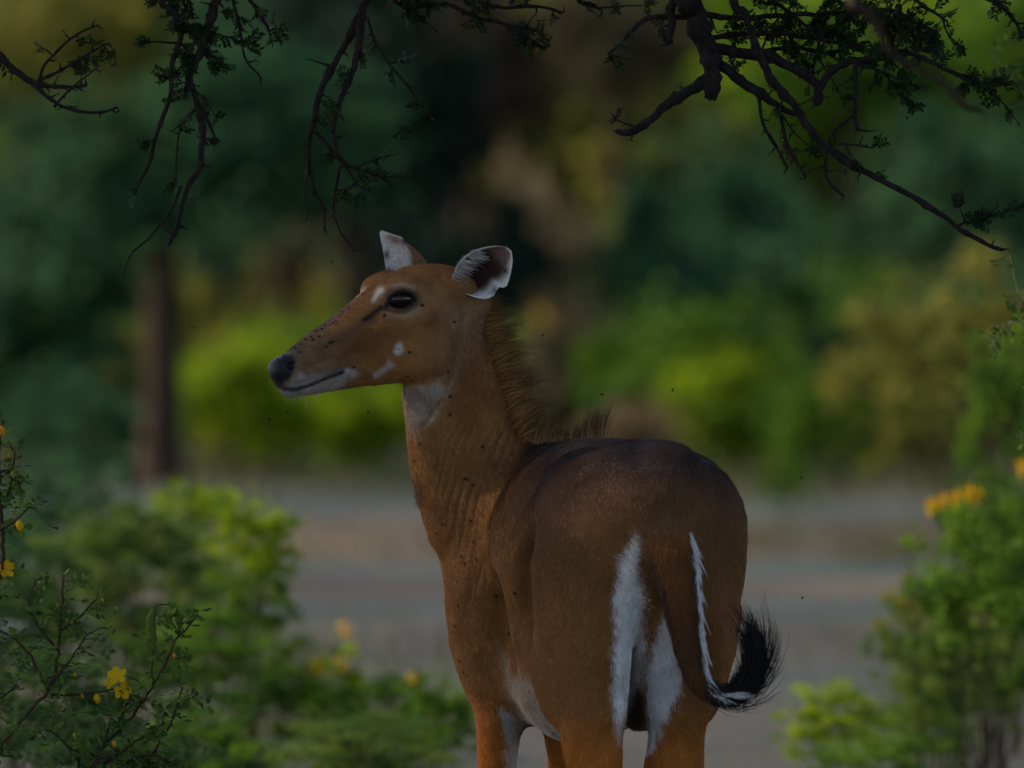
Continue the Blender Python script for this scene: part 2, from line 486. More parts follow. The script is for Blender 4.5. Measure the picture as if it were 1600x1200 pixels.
build_grass()
build_weeds()
def build_background():
    g1 = 'trees beyond the clearing'
    tree('shade_tree', 'big dark crowned tree with bare brown trunk across the clearing', 248, 762, 300, 235, 330, 215, 79, 'leaf_teal', 0.20)
    tree('dark_tree', 'nearly black leafy tree behind the big trunk tree', 560, 735, 560, 180, 270, 290, 95, 'leaf_dark', 0.2)
    tree('brown_tree', 'dark brown withered tree standing behind the antelope ears', 730, 728, 720, 110, 190, 170, 104, 'leaf_brown', 0.16)
    tree('olive_tree', 'pale olive yellow tree with loose sunlit foliage', 30, 745, 70, 60, 190, 190, 90, 'leaf_olive', 0.16)
    tree('green_tree', 'yellow green tree on the hillside above the teal shrubs', 1330, 700, 1330, 120, 240, 130, 118, 'leaf_green', 0.15)
    tree('blue_green_tree', 'tall bluish green tree behind the yellow flowering shrubs', 1480, 735, 1480, 330, 190, 190, 98, 'leaf_teal', 0.15)
    tree('dull_green_tree', 'dull olive tree between the brown tree and the hillside', 960, 715, 985, 70, 160, 130, 125, 'leaf_dull', 0.14)
    far = 'shrubs along the far edge of the clearing'
    S = shrub
    S('shrub', 'bright green rounded shrub right of the brown tree trunk', 375, 625, 105, 110, 86, 'leaf_bright', group=far)
    S('shrub', 'low bright green shrub behind the antelope throat', 560, 660, 115, 85, 87, 'leaf_bright', group=far)
    S('shrub', 'dull green shrub behind the bright green pair', 470, 560, 130, 90, 93, 'leaf_green', group=far)
    S('shrub', 'yellow tinged shrub left of the brown tree trunk', 120, 545, 95, 90, 84, 'leaf_olive', group=far, flowers=[(20, 470), (50, 500)])
    S('shrub', 'teal green shrub under the big dark tree', 60, 330, 130, 110, 82, 'leaf_teal', group=far)
    S('shrub', 'blue green shrub low beside the trunk foot', 90, 660, 90, 100, 76, 'leaf_teal', group=far)
    S('shrub', 'big lively green shrub behind the antelope back', 1085, 540, 165, 110, 88, 'leaf_green', group=far)
    S('shrub', 'fresh green shrub left of the big lively one', 985, 570, 80, 90, 90, 'leaf_green', group=far)
    S('shrub', 'yellowish green shrub in front of the big lively one', 1130, 600, 90, 70, 86, 'leaf_bright', group=far)
    S('shrub', 'leafy green shrub between the lively and the yellow flowered one', 1270, 500, 120, 90, 93, 'leaf_green', group=far)
    S('shrub', 'deep teal shrub above the lively green one', 1190, 420, 180, 110, 95, 'leaf_teal', group=far)
    S('shrub', 'dark green shrub shading into teal on the hill foot', 1110, 265, 150, 90, 106, 'leaf_teal', group=far)
    S('shrub', 'small dark shrub in front of the teal ones', 1210, 545, 90, 75, 90, 'leaf_dark', group=far)
    S('shrub', 'yellow flowered green shrub at the far side of the path', 1310, 640, 120, 95, 80, 'leaf_green', group=far, flowers=[(1290, 600), (1310, 610), (1330, 595), (1400, 560)], fsize=3)
    S('shrub', 'olive green shrub beside the yellow flowered one', 1440, 620, 120, 95, 82, 'leaf_olive', group=far)
    S('shrub', 'low green sprig of a shrub on the bare soil', 1225, 715, 50, 45, 62, 'leaf_green', group=far, kind='airy')
    S('shrub', 'dark blue green shrub at the hill foot', 1560, 500, 120, 130, 88, 'leaf_teal', group=far)
    S('dry_bush', 'pale dry bush on the slope behind the mane', 880, 330, 90, 90, 112, 'leaf_dry', cat='bush', kind='airy')
    S('dry_bush', 'greyish olive dry mound of bush behind the back tuft', 1000, 655, 90, 42, 85, 'leaf_dry', cat='bush')
    S('dry_bush', 'tan dry bush between brown tree and teal shrubs', 790, 270, 80, 80, 108, 'leaf_dry', cat='bush', kind='airy')
    S('shrub', 'khaki green shrub behind the antelope nape', 880, 520, 80, 90, 97, 'leaf_dull', group=far, flowers=[(855, 500)], fsize=3)
    S('shrub', 'bright green low shrub left of the brown tree trunk', 170, 640, 75, 90, 88, 'leaf_bright', group=far)
    S('shrub', 'bright green shrub with yellow tips beyond the blue green one', 40, 590, 90, 100, 90, 'leaf_bright', group=far, flowers=[(10, 470), (30, 480)], fsize=3)
    S('shrub', 'yellow green shrub just behind the bright green rounded one', 420, 570, 90, 80, 92, 'leaf_bright', group=far, flowers=[(400, 560), (410, 575)], fsize=4)
    S('shrub', 'fresh green shrub below the lively green one', 1180, 650, 110, 70, 86, 'leaf_green', group=far)
    S('shrub', 'yellow green shrub behind the yellow flowered one', 1370, 640, 110, 90, 84, 'leaf_bright', group=far)
    tree('olive_tree', 'straw coloured loose tree in front of the pale olive tree', -90, 735, 110, 60, 170, 120, 72, 'leaf_olive', 0.10)
    # thicket at the hill foot and taller trees behind it, one by one
    sc = np.random.default_rng(5)
    NM = {'leaf_green': 'green', 'leaf_teal': 'bluish green', 'leaf_olive': 'olive yellow', 'leaf_dark': 'blackish green', 'leaf_dry': 'tan dry', 'leaf_brown': 'dark brown', 'leaf_bright': 'fresh green', 'leaf_dull': 'dull khaki'}
    def region(px, py):
        if px < 230: return ['leaf_olive', 'leaf_teal', 'leaf_green'] if py < 200 else ['leaf_teal', 'leaf_green', 'leaf_teal']
        if px < 830: return ['leaf_dark', 'leaf_teal', 'leaf_dark', 'leaf_brown'] if py < 430 else ['leaf_green', 'leaf_bright', 'leaf_olive']
        if px < 1000: return ['leaf_dull', 'leaf_dry', 'leaf_dull', 'leaf_olive']
        if py < 170: return ['leaf_green', 'leaf_bright', 'leaf_olive', 'leaf_green']
        return ['leaf_teal', 'leaf_green', 'leaf_green', 'leaf_bright'] if px < 1420 else ['leaf_olive', 'leaf_green', 'leaf_teal']
    for i, px in enumerate(np.arange(-50, 1680, 62)):
        for row, (Ya, Yb, ta, tb) in enumerate([(92, 100, 430, 560), (104, 116, 260, 400)]):
            Y = sc.uniform(Ya, Yb); top = sc.uniform(ta, tb); x = px + sc.uniform(-30, 30); rx = sc.uniform(65, 110)
            if row == 0 and (640 < x < 760 or 900 < x < 1000): continue
            k = region(x, top + 60); k = k[int(sc.integers(0, len(k)))]
            S('thicket_shrub', NM[k] + (' shrub at the foot of the hill' if row == 0 else ' tall shrub higher up the hill foot'), x, top + 60, rx, 60, Y, k,
              group=NM[k] + (' shrubs at the hill foot' if row == 0 else ' tall hill foot shrubs'))
    for i, px in enumerate(np.arange(-40, 1680, 118)):
        x = px + sc.uniform(-25, 25); Y = sc.uniform(122, 150); r = sc.uniform(105, 150); top = -20 if abs(x - 1245) > 70 else 45
        k = region(x, 100); k = k[int(sc.integers(0, len(k)))]
        tree('hillside_tree', NM[k] + ' tree on the hillside behind the thicket', x, 690, x, top + r * 0.75, r, r, Y, k, 0.13, group=NM[k] + ' hillside trees')
    for i in range(60):
        px = -60 + (i * 137.5) % 1720 + sc.uniform(-30, 30); Y = sc.uniform(128, 175) if i < 44 else sc.uniform(175, 240)
        if abs(px - 1245) < 60: continue
        gy = HZ - (ground_z(0, Y) - CH) / Y * F
        r = sc.uniform(1.8, 3.2) / Y * F
        k = region(px, gy - r); k = k[int(sc.integers(0, len(k)))]
        S('hillside_shrub', NM[k] + ' shrub scattered over the upper hillside', px, gy - r * 0.55, r, r * 0.75, Y, k, group=NM[k] + ' upper hillside shrubs')
    # the same thicket goes on to both sides
    sd = np.random.default_rng(6)
    for px in list(np.arange(-900, -60, 88)) + list(np.arange(1700, 2560, 88)):
        for row, (Ya, Yb, ta, tb) in enumerate([(90, 100, 430, 560), (104, 116, 230, 380), (124, 148, -60, 40)]):
            Y = sd.uniform(Ya, Yb); top = sd.uniform(ta, tb); x = px + sd.uniform(-35, 35); rx = sd.uniform(80, 130)
            k = region(min(max(x, 0), 1600), top + 60); k = k[int(sd.integers(0, len(k)))]
            if row < 2:
                S('thicket_shrub', NM[k] + (' shrub at the foot of the hill' if row == 0 else ' tall shrub higher up the hill foot'), x, top + 60, rx, 60, Y, k,
                  group=NM[k] + (' shrubs at the hill foot' if row == 0 else ' tall hill foot shrubs'))
            else:
                tree('hillside_tree', NM[k] + ' tree on the hillside behind the thicket', x, 690, x, top + rx * 1.1, rx * 1.4, rx * 1.3, Y, k, 0.13, group=NM[k] + ' hillside trees')
    # nearer shrubs, softly out of focus
    S('leafy_shrub', 'wide fresh green leafy shrub behind the flowering twig', 235, 935, 200, 150, 26, 'leaf_senna', kind='fine', lift=1)
    S('leafy_shrub', 'light green leaning shrub top beside the dusty path', 395, 850, 85, 90, 24.5, 'leaf_bright', kind='fine', lift=1)
    S('leafy_shrub', 'light green shrub between the wide and the bluish shrub', 300, 800, 90, 60, 27, 'leaf_bright', kind='fine', lift=1)
    S('leafy_shrub', 'dark bluish shrub behind the wide fresh green one', 80, 830, 150, 130, 31, 'leaf_teal', kind='fine', lift=1)
    S('leafy_shrub', 'bluish green slender shrub before the brown trunk', 150, 700, 80, 130, 40, 'leaf_teal', kind='fine', lift=1)
    S('leafy_shrub', 'deep green shrub crowning the wide fresh green one', 190, 850, 150, 85, 25, 'leaf_senna', kind='fine', lift=1)
    S('leafy_shrub', 'full green shrub at the path edge below the light leaning one', 400, 940, 75, 110, 25.2, 'leaf_green', kind='fine', lift=1)
    S('leafy_shrub', 'mixed green shrub filling in beside the path foot', 420, 1120, 110, 90, 26, 'leaf_green', kind='fine', lift=1)
    S('leafy_shrub', 'loose green shrub behind the tall blossom bush', 1590, 1000, 120, 200, 27, 'leaf_green', kind='fine', lift=1)
    S('leafy_shrub', 'olive green shrub under the tall blossom bush', 1500, 1050, 110, 100, 26, 'leaf_olive', kind='fine', lift=1)
    S('leafy_shrub', 'low dull green shrub below the lime green one', 1360, 1200, 140, 60, 23, 'leaf_green', kind='fine', lift=1)
    S('leafy_shrub', 'tall thin leafed shrub behind the pale twig', 1585, 620, 90, 190, 28, 'leaf_green', kind='airy', lift=1)
    S('leafy_shrub', 'loose olive shrub leaning above the blossom cluster', 1530, 520, 120, 130, 33, 'leaf_olive', kind='airy', lift=1)
    S('leafy_shrub', 'shaded dark shrub behind the red stemmed twig', 20, 990, 140, 150, 24, 'leaf_shade', kind='fine', lift=1)
    S('leafy_shrub', 'mixed olive and green shrub below the yellow blossoms', 570, 1185, 170, 90, 23, 'leaf_senna', kind='fine', lift=1)
    S('leafy_shrub', 'dark green shrub between the low blossom bush and the path shrub', 450, 1060, 80, 90, 27, 'leaf_senna', kind='fine', lift=1)
    S('leafy_shrub', 'dull green shrub low under the wide fresh green one', 300, 1040, 150, 100, 24, 'leaf_green', kind='fine', lift=1)
    S('leafy_shrub', 'dim green low shrub at the foot of the flowering twig', 320, 1170, 140, 100, 22.5, 'leaf_green', kind='fine')
    S('leafy_shrub', 'shaded green shrub just behind the feather leaved flowering shrub', 90, 1120, 210, 130, 21, 'leaf_shade', kind='fine', lift=1)
    S('leafy_shrub', 'deep green shrub low behind the flowering shrub stems', 170, 1210, 230, 110, 20.3, 'leaf_shade', kind='fine', lift=1)
    S('flowering_bush', 'low green bush with yellow blossoms beside the foreleg', 600, 1140, 150, 120, 25, 'leaf_green', kind='fine', cat='bush', lift=1,
      flowers=[(497, 1042), (535, 1040), (540, 985)], fsize=0.6)
    S('leafy_shrub', 'lime tinged shrub tangled with the low yellow blossom bush', 520, 1080, 75, 90, 26, 'leaf_bright', kind='airy', lift=1)
    S('leafy_shrub', 'green shrub with a single yellow bloom against the foreleg', 690, 1130, 70, 90, 24, 'leaf_green', kind='fine', lift=1, flowers=[(645, 1060)], fmat='petal_yellow', fsize=0.4)
    S('flowering_bush', 'tall loose bush with a big yellow blossom cluster by the path', 1530, 930, 140, 170, 23.5, 'leaf_green', kind='airy', cat='bush', lift=1,
      flowers=[(1453, 792), (1470, 786), (1490, 780), (1512, 772), (1525, 776), (1595, 730)], fsize=0.65)
    S('leafy_shrub', 'mottled green shrub at the path side under the blossoms', 1470, 1070, 100, 110, 24.5, 'leaf_senna', kind='fine', lift=1)
    S('leafy_shrub', 'thin green shrub edging the path left of the blossom bush', 1410, 1010, 60, 100, 25, 'leaf_senna', kind='airy', lift=1)
    S('leafy_shrub', 'leafy green shrub filling behind the blossom cluster', 1540, 800, 90, 90, 26.5, 'leaf_green', kind='fine', lift=1)
    S('leafy_shrub', 'dark leaved shrub inside the tall yellow blossom bush', 1560, 880, 110, 120, 25, 'leaf_green', kind='fine', lift=1)
    S('leafy_shrub', 'olive green shrub growing under the tall yellow blossom bush', 1440, 960, 75, 75, 24.5, 'leaf_olive', kind='airy', lift=1)
    S('leafy_shrub', 'yellow green shrub beside the tall blossom bush foot', 1560, 1060, 110, 100, 25, 'leaf_senna', kind='airy', lift=1)
    S('leafy_shrub', 'lime green low shrub right of the black tail tuft', 1300, 1130, 95, 75, 24, 'leaf_bright', kind='fine', lift=1)
    S('leafy_shrub', 'dull green shrub behind the low lime shrub', 1440, 1150, 130, 80, 25.5, 'leaf_green', kind='fine', lift=1)
    S('dry_bush', 'greyish olive bush of loose twigs above the yellow blossoms', 1480, 470, 170, 120, 60, 'leaf_olive', kind='airy', cat='bush')
build_background()

# ------------------------------------------------------------------ the antelope: one continuous body from blended lofts
def axis_steps(a, b, fa, fb, fine, coarse):
    out = [a]
    while out[-1] < b:
        out.append(out[-1] + (fine if fa - 0.01 <= out[-1] < fb else coarse))
    return np.array(out)
GX = axis_steps(-0.54, 0.55, -0.54, -0.03, 0.0036, 0.0068)
GY = axis_steps(-0.68, 0.72, 0.20, 0.54, 0.0040, 0.0072) + Y0
GZ = axis_steps(-0.02, 1.53, 1.17, 1.53, 0.0036, 0.0072)
BIG = 0.5

def chain_field(st, lat, n=5):
    """distance field of a lofted limb. st rows: px, py, dy, a (lateral half width, m), b (other half width, m)"""
    st = catmull(st, n)
    c = np.array([P(*r[:3]) for r in st]); a = np.maximum(st[:, 3], 0.003); b = np.maximum(st[:, 4], 0.003)
    lat = np.asarray(lat, float)
    mg = 0.06
    ext = np.maximum(a, b)
    lo = (c - ext[:, None]).min(0) - mg; hi = (c + ext[:, None]).max(0) + mg
    sl = []
    for g, l, h in zip((GX, GY, GZ), lo, hi):
        sl.append(slice(max(0, np.searchsorted(g, l) - 1), min(len(g), np.searchsorted(g, h) + 1)))
    D = np.full([s.stop - s.start for s in sl], BIG, np.float32)
    for i in range(len(c) - 1):
        p0, p1 = c[i], c[i + 1]
        e = max(ext[i], ext[i + 1]) + mg
        l = np.minimum(p0, p1) - e; h = np.maximum(p0, p1) + e
        ss = []
        for g, s, lo_, hi_ in zip((GX, GY, GZ), sl, l, h):
            ss.append(slice(max(s.start, np.searchsorted(g, lo_)) - s.start, min(s.stop, np.searchsorted(g, hi_)) - s.start))
        if any(s.stop <= s.start for s in ss): continue
        x = (GX[sl[0]][ss[0]] - p0[0]).astype(np.float32)[:, None, None]
        y = (GY[sl[1]][ss[1]] - p0[1]).astype(np.float32)[None, :, None]
        z = (GZ[sl[2]][ss[2]] - p0[2]).astype(np.float32)[None, None, :]
        L = np.linalg.norm(p1 - p0)
        if L < 1e-6: continue
        s = (p1 - p0) / L
        la = unit(lat - s * lat.dot(s)); vb = np.cross(s, la)
        w = x * np.float32(s[0]) + y * np.float32(s[1]) + z * np.float32(s[2])
        u = x * np.float32(la[0]) + y * np.float32(la[1]) + z * np.float32(la[2])
        v = x * np.float32(vb[0]) + y * np.float32(vb[1]) + z * np.float32(vb[2])
        t = np.clip(w / L, 0, 1)
        w = w - t * np.float32(L)
        A = np.float32(a[i]) + t * np.float32(a[i + 1] - a[i]); B = np.float32(b[i]) + t * np.float32(b[i + 1] - b[i])
        C = np.minimum(A, B)
        k0 = (u / A) ** 2 + (v / B) ** 2 + (w / C) ** 2
        k1 = (u / A / A) ** 2 + (v / B / B) ** 2 + (w / C / C) ** 2
        k0 = np.sqrt(k0); d = k0 * (k0 - 1) / np.sqrt(k1 + 1e-9)
        d = np.where(k0 < 0.05, -C, d)
        sub = D[ss[0], ss[1], ss[2]]
        np.minimum(sub, d, out=sub)
    return sl, D

YAW = R(13)
LAT = (math.cos(YAW), math.sin(YAW), 0)                 # across the trunk
HY = R(15)
HLAT = (math.sin(HY), -math.cos(HY), 0)                 # across the head, towards its near (left) side
HC = 0.40                                               # depth of the head's middle

def head_dy(px, side=0.0):
    """depth of the head's mid plane at a pixel column (nose turned a little to the camera)"""
    return HC + (px - 660) / 765 * math.tan(HY) * 1.0

def hst(px, py, a, b):
    return (px, py, head_dy(px), a, b)

CHAINS = []   # name, stations, lateral, blend, id
def ch(name, st, lat, k, cid): CHAINS.append((name, st, lat, k, cid))
TORSO, NECK, HEAD, HLEG, FLEG, TAIL = range(6)
ch('trunk', [(1022, 822, -.45, .105, .115), (1014, 838, -.37, .165, .18), (1002, 848, -.24, .182, .197), (967, 892, -.05, .192, .252),
             (925, 922, .14, .198, .292), (885, 925, .32, .182, .293), (852, 925, .46, .15, .25), (832, 925, .55, .10, .19)], LAT, 0.0, TORSO)
ch('withers', [(985, 735, -.05, .05, .05), (925, 735, .18, .05, .05), (880, 738, .34, .055, .055), (846, 745, .44, .06, .07), (810, 790, .47, .07, .10)], LAT, 0.05, TORSO)
ch('hipl', [(905, 752, -.18, .045, .05), (893, 820, -.22, .06, .10)], LAT, 0.09, TORSO)
ch('hipr', [(1090, 762, -.14, .045, .05), (1104, 830, -.18, .06, .10)], LAT, 0.09, TORSO)
ch('neck', [(716, 500, head_dy(716), .050, .042), (708, 560, .42, .058, .074), (714, 622, .44, .064, .098), (727, 690, .455, .074, .108), (746, 760, .465, .09, .116),
            (775, 840, .465, .12, .122), (800, 915, .45, .14, .125)], (0.12, -1, 0), 0.045, NECK)
ch('throat', [(664, 612, .42, .035, .040), (668, 660, .44, .038, .034), (676, 740, .45, .045, .034), (702, 830, .45, .06, .034)], (0.12, -1, 0), 0.04, NECK)
# head
ch('skull', [hst(437, 579, .030, .025), hst(460, 567, .036, .028), hst(505, 541, .038, .039), hst(558, 516, .046, .053), hst(606, 492, .060, .070),
             hst(655, 475, .068, .080), hst(700, 466, .060, .066), hst(735, 466, .048, .048)], HLAT, 0.035, HEAD)
ch('jaw', [hst(455, 603, .024, .024), hst(492, 594, .029, .028), hst(555, 579, .036, .034), hst(618, 560, .046, .050), hst(660, 543, .052, .058), hst(700, 512, .050, .060)], HLAT, 0.025, HEAD)
def off(px, py, s, a, b, extra=0.0):
    """a head station moved s metres to the near side"""
    q = P(px, py, head_dy(px)) + np.array(HLAT) * s
    return (800 + q[0] / q[1] * F, py, q[1] - Y0 + extra, a, b)
ch('brow', [off(592, 452, -.040, .028, .024), off(612, 446, -.050, .034, .026), off(640, 450, -.048, .026, .026)], HLAT, 0.016, HEAD)
for s in (1, -1):
    ch('orbit', [off(600, 456, s * .050, .026, .026), off(622, 450, s * .054, .030, .028), off(645, 456, s * .050, .026, .026)], HLAT, 0.022, HEAD)
    ch('cheekbone', [off(585, 512, s * .040, .018, .018), off(625, 497, s * .054, .018, .018), off(668, 482, s * .050, .02, .02)], HLAT, 0.03, HEAD)
    ch('cheek', [off(600, 545, s * .030, .022, .036), off(655, 535, s * .036, .024, .052), off(685, 515, s * .036, .022, .05)], HLAT, 0.04, HEAD)
    ch('earbase', [off(706, 452, s * .040, .024, .026), off(716, 448, s * .050, .016, .018)], HLAT, 0.03, HEAD)
    ch('nostril_wing', [off(437, 574, s * .016, .012, .014), off(452, 576, s * .023, .012, .014)], HLAT, 0.015, HEAD)
    ch('eyelid', [off(588, 478, s * .069, .005, .005), off(598, 463, s * .077, .006, .006), off(612, 455, s * .081, .0065, .0065), off(628, 459, s * .079, .006, .006), off(640, 469, s * .073, .005, .005)], HLAT, 0.008, HEAD)
    ch('lower_lid', [off(590, 479, s * .068, .004, .004), off(612, 485, s * .076, .0045, .0045), off(638, 474, s * .071, .004, .004)], HLAT, 0.008, HEAD)
    ch('lip', [off(448, 601, s * .014, .010, .012), off(480, 596, s * .025, .010, .014), off(515, 580, s * .030, .010, .012)], HLAT, 0.02, HEAD)
# hind legs (left is the near, left one)
ch('thighl', [(918, 792, -.27, .080, .12), (906, 880, -.31, .094, .165), (904, 965, -.335, .088, .165), (908, 1045, -.36, .076, .135), (921, 1120, -.395, .062, .10),
              (928, 1190, -.43, .054, .076), (929, 1250, -.47, .040, .058), (929, 1285, -.48, .034, .046), (928, 1340, -.465, .026, .032), (928, 1450, -.45, .023, .027),
              (928, 1500, -.445, .030, .034), (927, 1538, -.43, .026, .028)], LAT, 0.035, HLEG)
ch('thighr', [(1084, 792, -.235, .08, .12), (1080, 880, -.275, .100, .165), (1074, 965, -.30, .098, .165), (1066, 1045, -.325, .076, .135), (1058, 1120, -.36, .060, .10),
              (1054, 1190, -.395, .053, .076), (1052, 1250, -.435, .040, .058), (1052, 1285, -.445, .034, .046), (1051, 1340, -.43, .026, .032), (1051, 1450, -.415, .023, .027),
              (1051, 1500, -.41, .030, .034), (1050, 1536, -.395, .026, .028)], LAT, 0.035, HLEG)
ch('stiflel', [(868, 960, -.16, .04, .06), (872, 1030, -.20, .05, .07), (890, 1090, -.29, .045, .06)], LAT, 0.07, HLEG)
ch('stifler', [(1118, 965, -.12, .04, .06), (1105, 1030, -.16, .05, .07), (1084, 1090, -.25, .045, .06)], LAT, 0.07, HLEG)
ch('buttockl', [(965, 850, -.44, .045, .05), (955, 940, -.455, .055, .055), (948, 1030, -.46, .045, .05), (945, 1110, -.46, .035, .05)], LAT, 0.05, HLEG)
ch('buttockr', [(1075, 850, -.42, .05, .05), (1060, 940, -.42, .055, .055), (1050, 1030, -.42, .045, .05), (1048, 1110, -.42, .035, .05)], LAT, 0.05, HLEG)
# forelegs
ch('shoulderl', [(815, 790, .42, .05, .08), (775, 870, .43, .065, .11), (754, 960, .43, .064, .12), (758, 1025, .40, .064, .11), (776, 1110, .385, .054, .075),
                 (780, 1170, .385, .049, .058), (781, 1230, .39, .043, .046), (781, 1290, .395, .038, .040), (781, 1350, .40, .028, .030), (781, 1440, .41, .024, .026),
                 (781, 1475, .42, .029, .031), (780, 1505, .44, .026, .028)], LAT, 0.05, FLEG)
ch('shoulderr', [(925, 795, .47, .05, .08), (935, 870, .48, .06, .11), (930, 960, .48, .06, .12), (905, 1040, .45, .062, .10), (890, 1110, .43, .054, .075),
                 (887, 1170, .43, .046, .056), (887, 1230, .435, .041, .046), (887, 1290, .44, .036, .040), (886, 1350, .445, .028, .030), (886, 1440, .455, .024, .026),
                 (885, 1475, .465, .029, .031), (884, 1503, .485, .026, .028)], LAT, 0.05, FLEG)
ch('udder', [(998, 1085, -.26, .05, .05), (996, 1118, -.24, .032, .035)], LAT, 0.05, TORSO)
ch('perineum', [(1022, 870, -.40, .030, .05), (1020, 960, -.385, .034, .055), (1012, 1035, -.35, .036, .06), (1002, 1085, -.30, .040, .06)], LAT, 0.03, TORSO)
# tail
ch('tail', [(1028, 785, -.44, .036, .030), (1038, 836, -.52, .044, .030), (1060, 920, -.575, .036, .022), (1074, 1005, -.585, .026, .018), (1090, 1060, -.585, .020, .015),
            (1110, 1084, -.585, .014, .012), (1135, 1090, -.585, .007, .007)], LAT, 0.02, TAIL)

def build_field():
    sh = (len(GX), len(GY), len(GZ))
    D = np.full(sh, BIG, np.float32); I = np.zeros(sh, np.int8)
    for name, st, lat, k, cid in CHAINS:
        sl, d = chain_field(st, lat)
        sl = tuple(sl)
        cur = D[sl]
        I[sl] = np.where(d < cur, cid, I[sl])
        if k > 0:
            h = np.maximum(k - np.abs(cur - d), 0) / k
            D[sl] = np.minimum(cur, d) - h * h * (k / 4)
        else:
            D[sl] = np.minimum(cur, d)
    # hollows: eye sockets, nostrils, flank
    def carve(px, py, dyoff, rad, k, s=None):
        q = P(px, py, dyoff) if s is None else P(px, py, head_dy(px)) + np.array(HLAT) * s
        rad = np.asarray(rad, float)
        m = rad.max() + k + 0.06
        ss = tuple(slice(np.searchsorted(g, c - m), np.searchsorted(g, c + m)) for g, c in zip((GX, GY, GZ), q))
        x = GX[ss[0]][:, None, None] - q[0]; y = GY[ss[1]][None, :, None] - q[1]; z = GZ[ss[2]][None, None, :] - q[2]
        k0 = np.sqrt((x / rad[0]) ** 2 + (y / rad[1]) ** 2 + (z / rad[2]) ** 2); k1 = np.sqrt((x / rad[0] ** 2) ** 2 + (y / rad[1] ** 2) ** 2 + (z / rad[2] ** 2) ** 2) + 1e-6
        d = -(k0 * (k0 - 1) / k1)
        cur = D[ss]; h = np.maximum(k - np.abs(cur - d), 0) / k
        D[ss] = np.maximum(cur, d) + h * h * (k / 4)
    for s in (1, -1):
        carve(448, 571, 0, (.011, .016, .010), 0.006, s * .039)
        carve(613, 469, 0, (.024, .018, .012), 0.008, s * .088)
        carve(566, 503, 0, (.020, .012, .007), 0.010, s * .062)
    carve(833, 905, -.12, (.05, .16, .12), 0.08)
    carve(786, 985, .20, (.035, .09, .10), 0.09)
    return D, I

def surface_nets(D, I):
    neg = D < 0
    nx, ny, nz = D.shape
    cnt = np.zeros((nx - 1, ny - 1, nz - 1), np.int8)
    for dx in (0, 1):
        for dy in (0, 1):
            for dz in (0, 1):
                cnt += neg[dx:nx - 1 + dx, dy:ny - 1 + dy, dz:nz - 1 + dz]
    act = (cnt > 0) & (cnt < 8)
    idx = np.full(act.shape, -1, np.int32)
    cells = np.argwhere(act)
    idx[act] = np.arange(len(cells))
    acc = np.zeros((len(cells), 3)); num = np.zeros(len(cells))
    corners = np.array([(a, b, c) for a in (0, 1) for b in (0, 1) for c in (0, 1)])
    val = [D[cells[:, 0] + a, cells[:, 1] + b, cells[:, 2] + c] for a, b, c in corners]
    for i in range(8):
        for j in range(i + 1, 8):
            if np.abs(corners[i] - corners[j]).sum() != 1: continue
            x = (val[i] < 0) != (val[j] < 0)
            t = np.where(x, val[i] / np.where(x, val[i] - val[j], 1), 0)
            p = corners[i] + t[:, None] * (corners[j] - corners[i])
            acc += p * x[:, None]; num += x
    p = cells + acc / num[:, None]
    v = np.stack([np.interp(p[:, k], np.arange(len(g)), g) for k, g in enumerate((GX, GY, GZ))], 1)
    quads = []
    for ax in range(3):
        a = np.moveaxis(neg, ax, 0); s = a[:-1] != a[1:]
        e = np.argwhere(np.moveaxis(s, 0, ax))
        b, c = [(1, 2), (2, 0), (0, 1)][ax]
        ok = (e[:, b] > 0) & (e[:, c] > 0) & (e[:, b] < D.shape[b] - 1) & (e[:, c] < D.shape[c] - 1)
        e = e[ok]
        def cell(ob, oc):
            q = e.copy(); q[:, b] += ob; q[:, c] += oc
            return idx[q[:, 0], q[:, 1], q[:, 2]]
        q = np.stack([cell(-1, -1), cell(0, -1), cell(0, 0), cell(-1, 0)], 1)
        fl = ~neg[e[:, 0], e[:, 1], e[:, 2]]
        q[fl] = q[fl][:, ::-1]
        quads.append(q)
    q = np.vstack(quads)
    q = q[(q >= 0).all(1)]
    return v, q, I[cells[:, 0], cells[:, 1], cells[:, 2]]

def vertex_normals(v, q):
    n = np.cross(v[q[:, 2]] - v[q[:, 0]], v[q[:, 3]] - v[q[:, 1]])
    o = np.zeros_like(v)
    for k in range(4): np.add.at(o, q[:, k], n)
    return unit(o)

def relax(v, q, it, lam=0.5, w=None):
    for _ in range(it):
        s = np.zeros_like(v); c = np.zeros(len(v))
        for k in range(4):
            a, b = q[:, k], q[:, (k + 1) % 4]
            np.add.at(s, a, v[b]); np.add.at(c, a, 1)
            np.add.at(s, b, v[a]); np.add.at(c, b, 1)
        m = s / np.maximum(c, 1)[:, None]
        v = v + (m - v) * lam * (1 if w is None else w[:, None])
    return v

def soft_regions(cid, q, nv, it=9):
    """region weights per vertex, blended over their borders"""
    a = np.concatenate([q[:, k] for k in range(4)]); b = np.concatenate([q[:, (k + 1) % 4] for k in range(4)])
    deg = np.maximum(np.bincount(a, minlength=nv), 1)
    W = np.eye(6)[cid]
    for _ in range(it):
        W = 0.4 * W + 0.6 * np.stack([np.bincount(a, W[b, k], nv) for k in range(6)], 1) / deg[:, None]
    return W

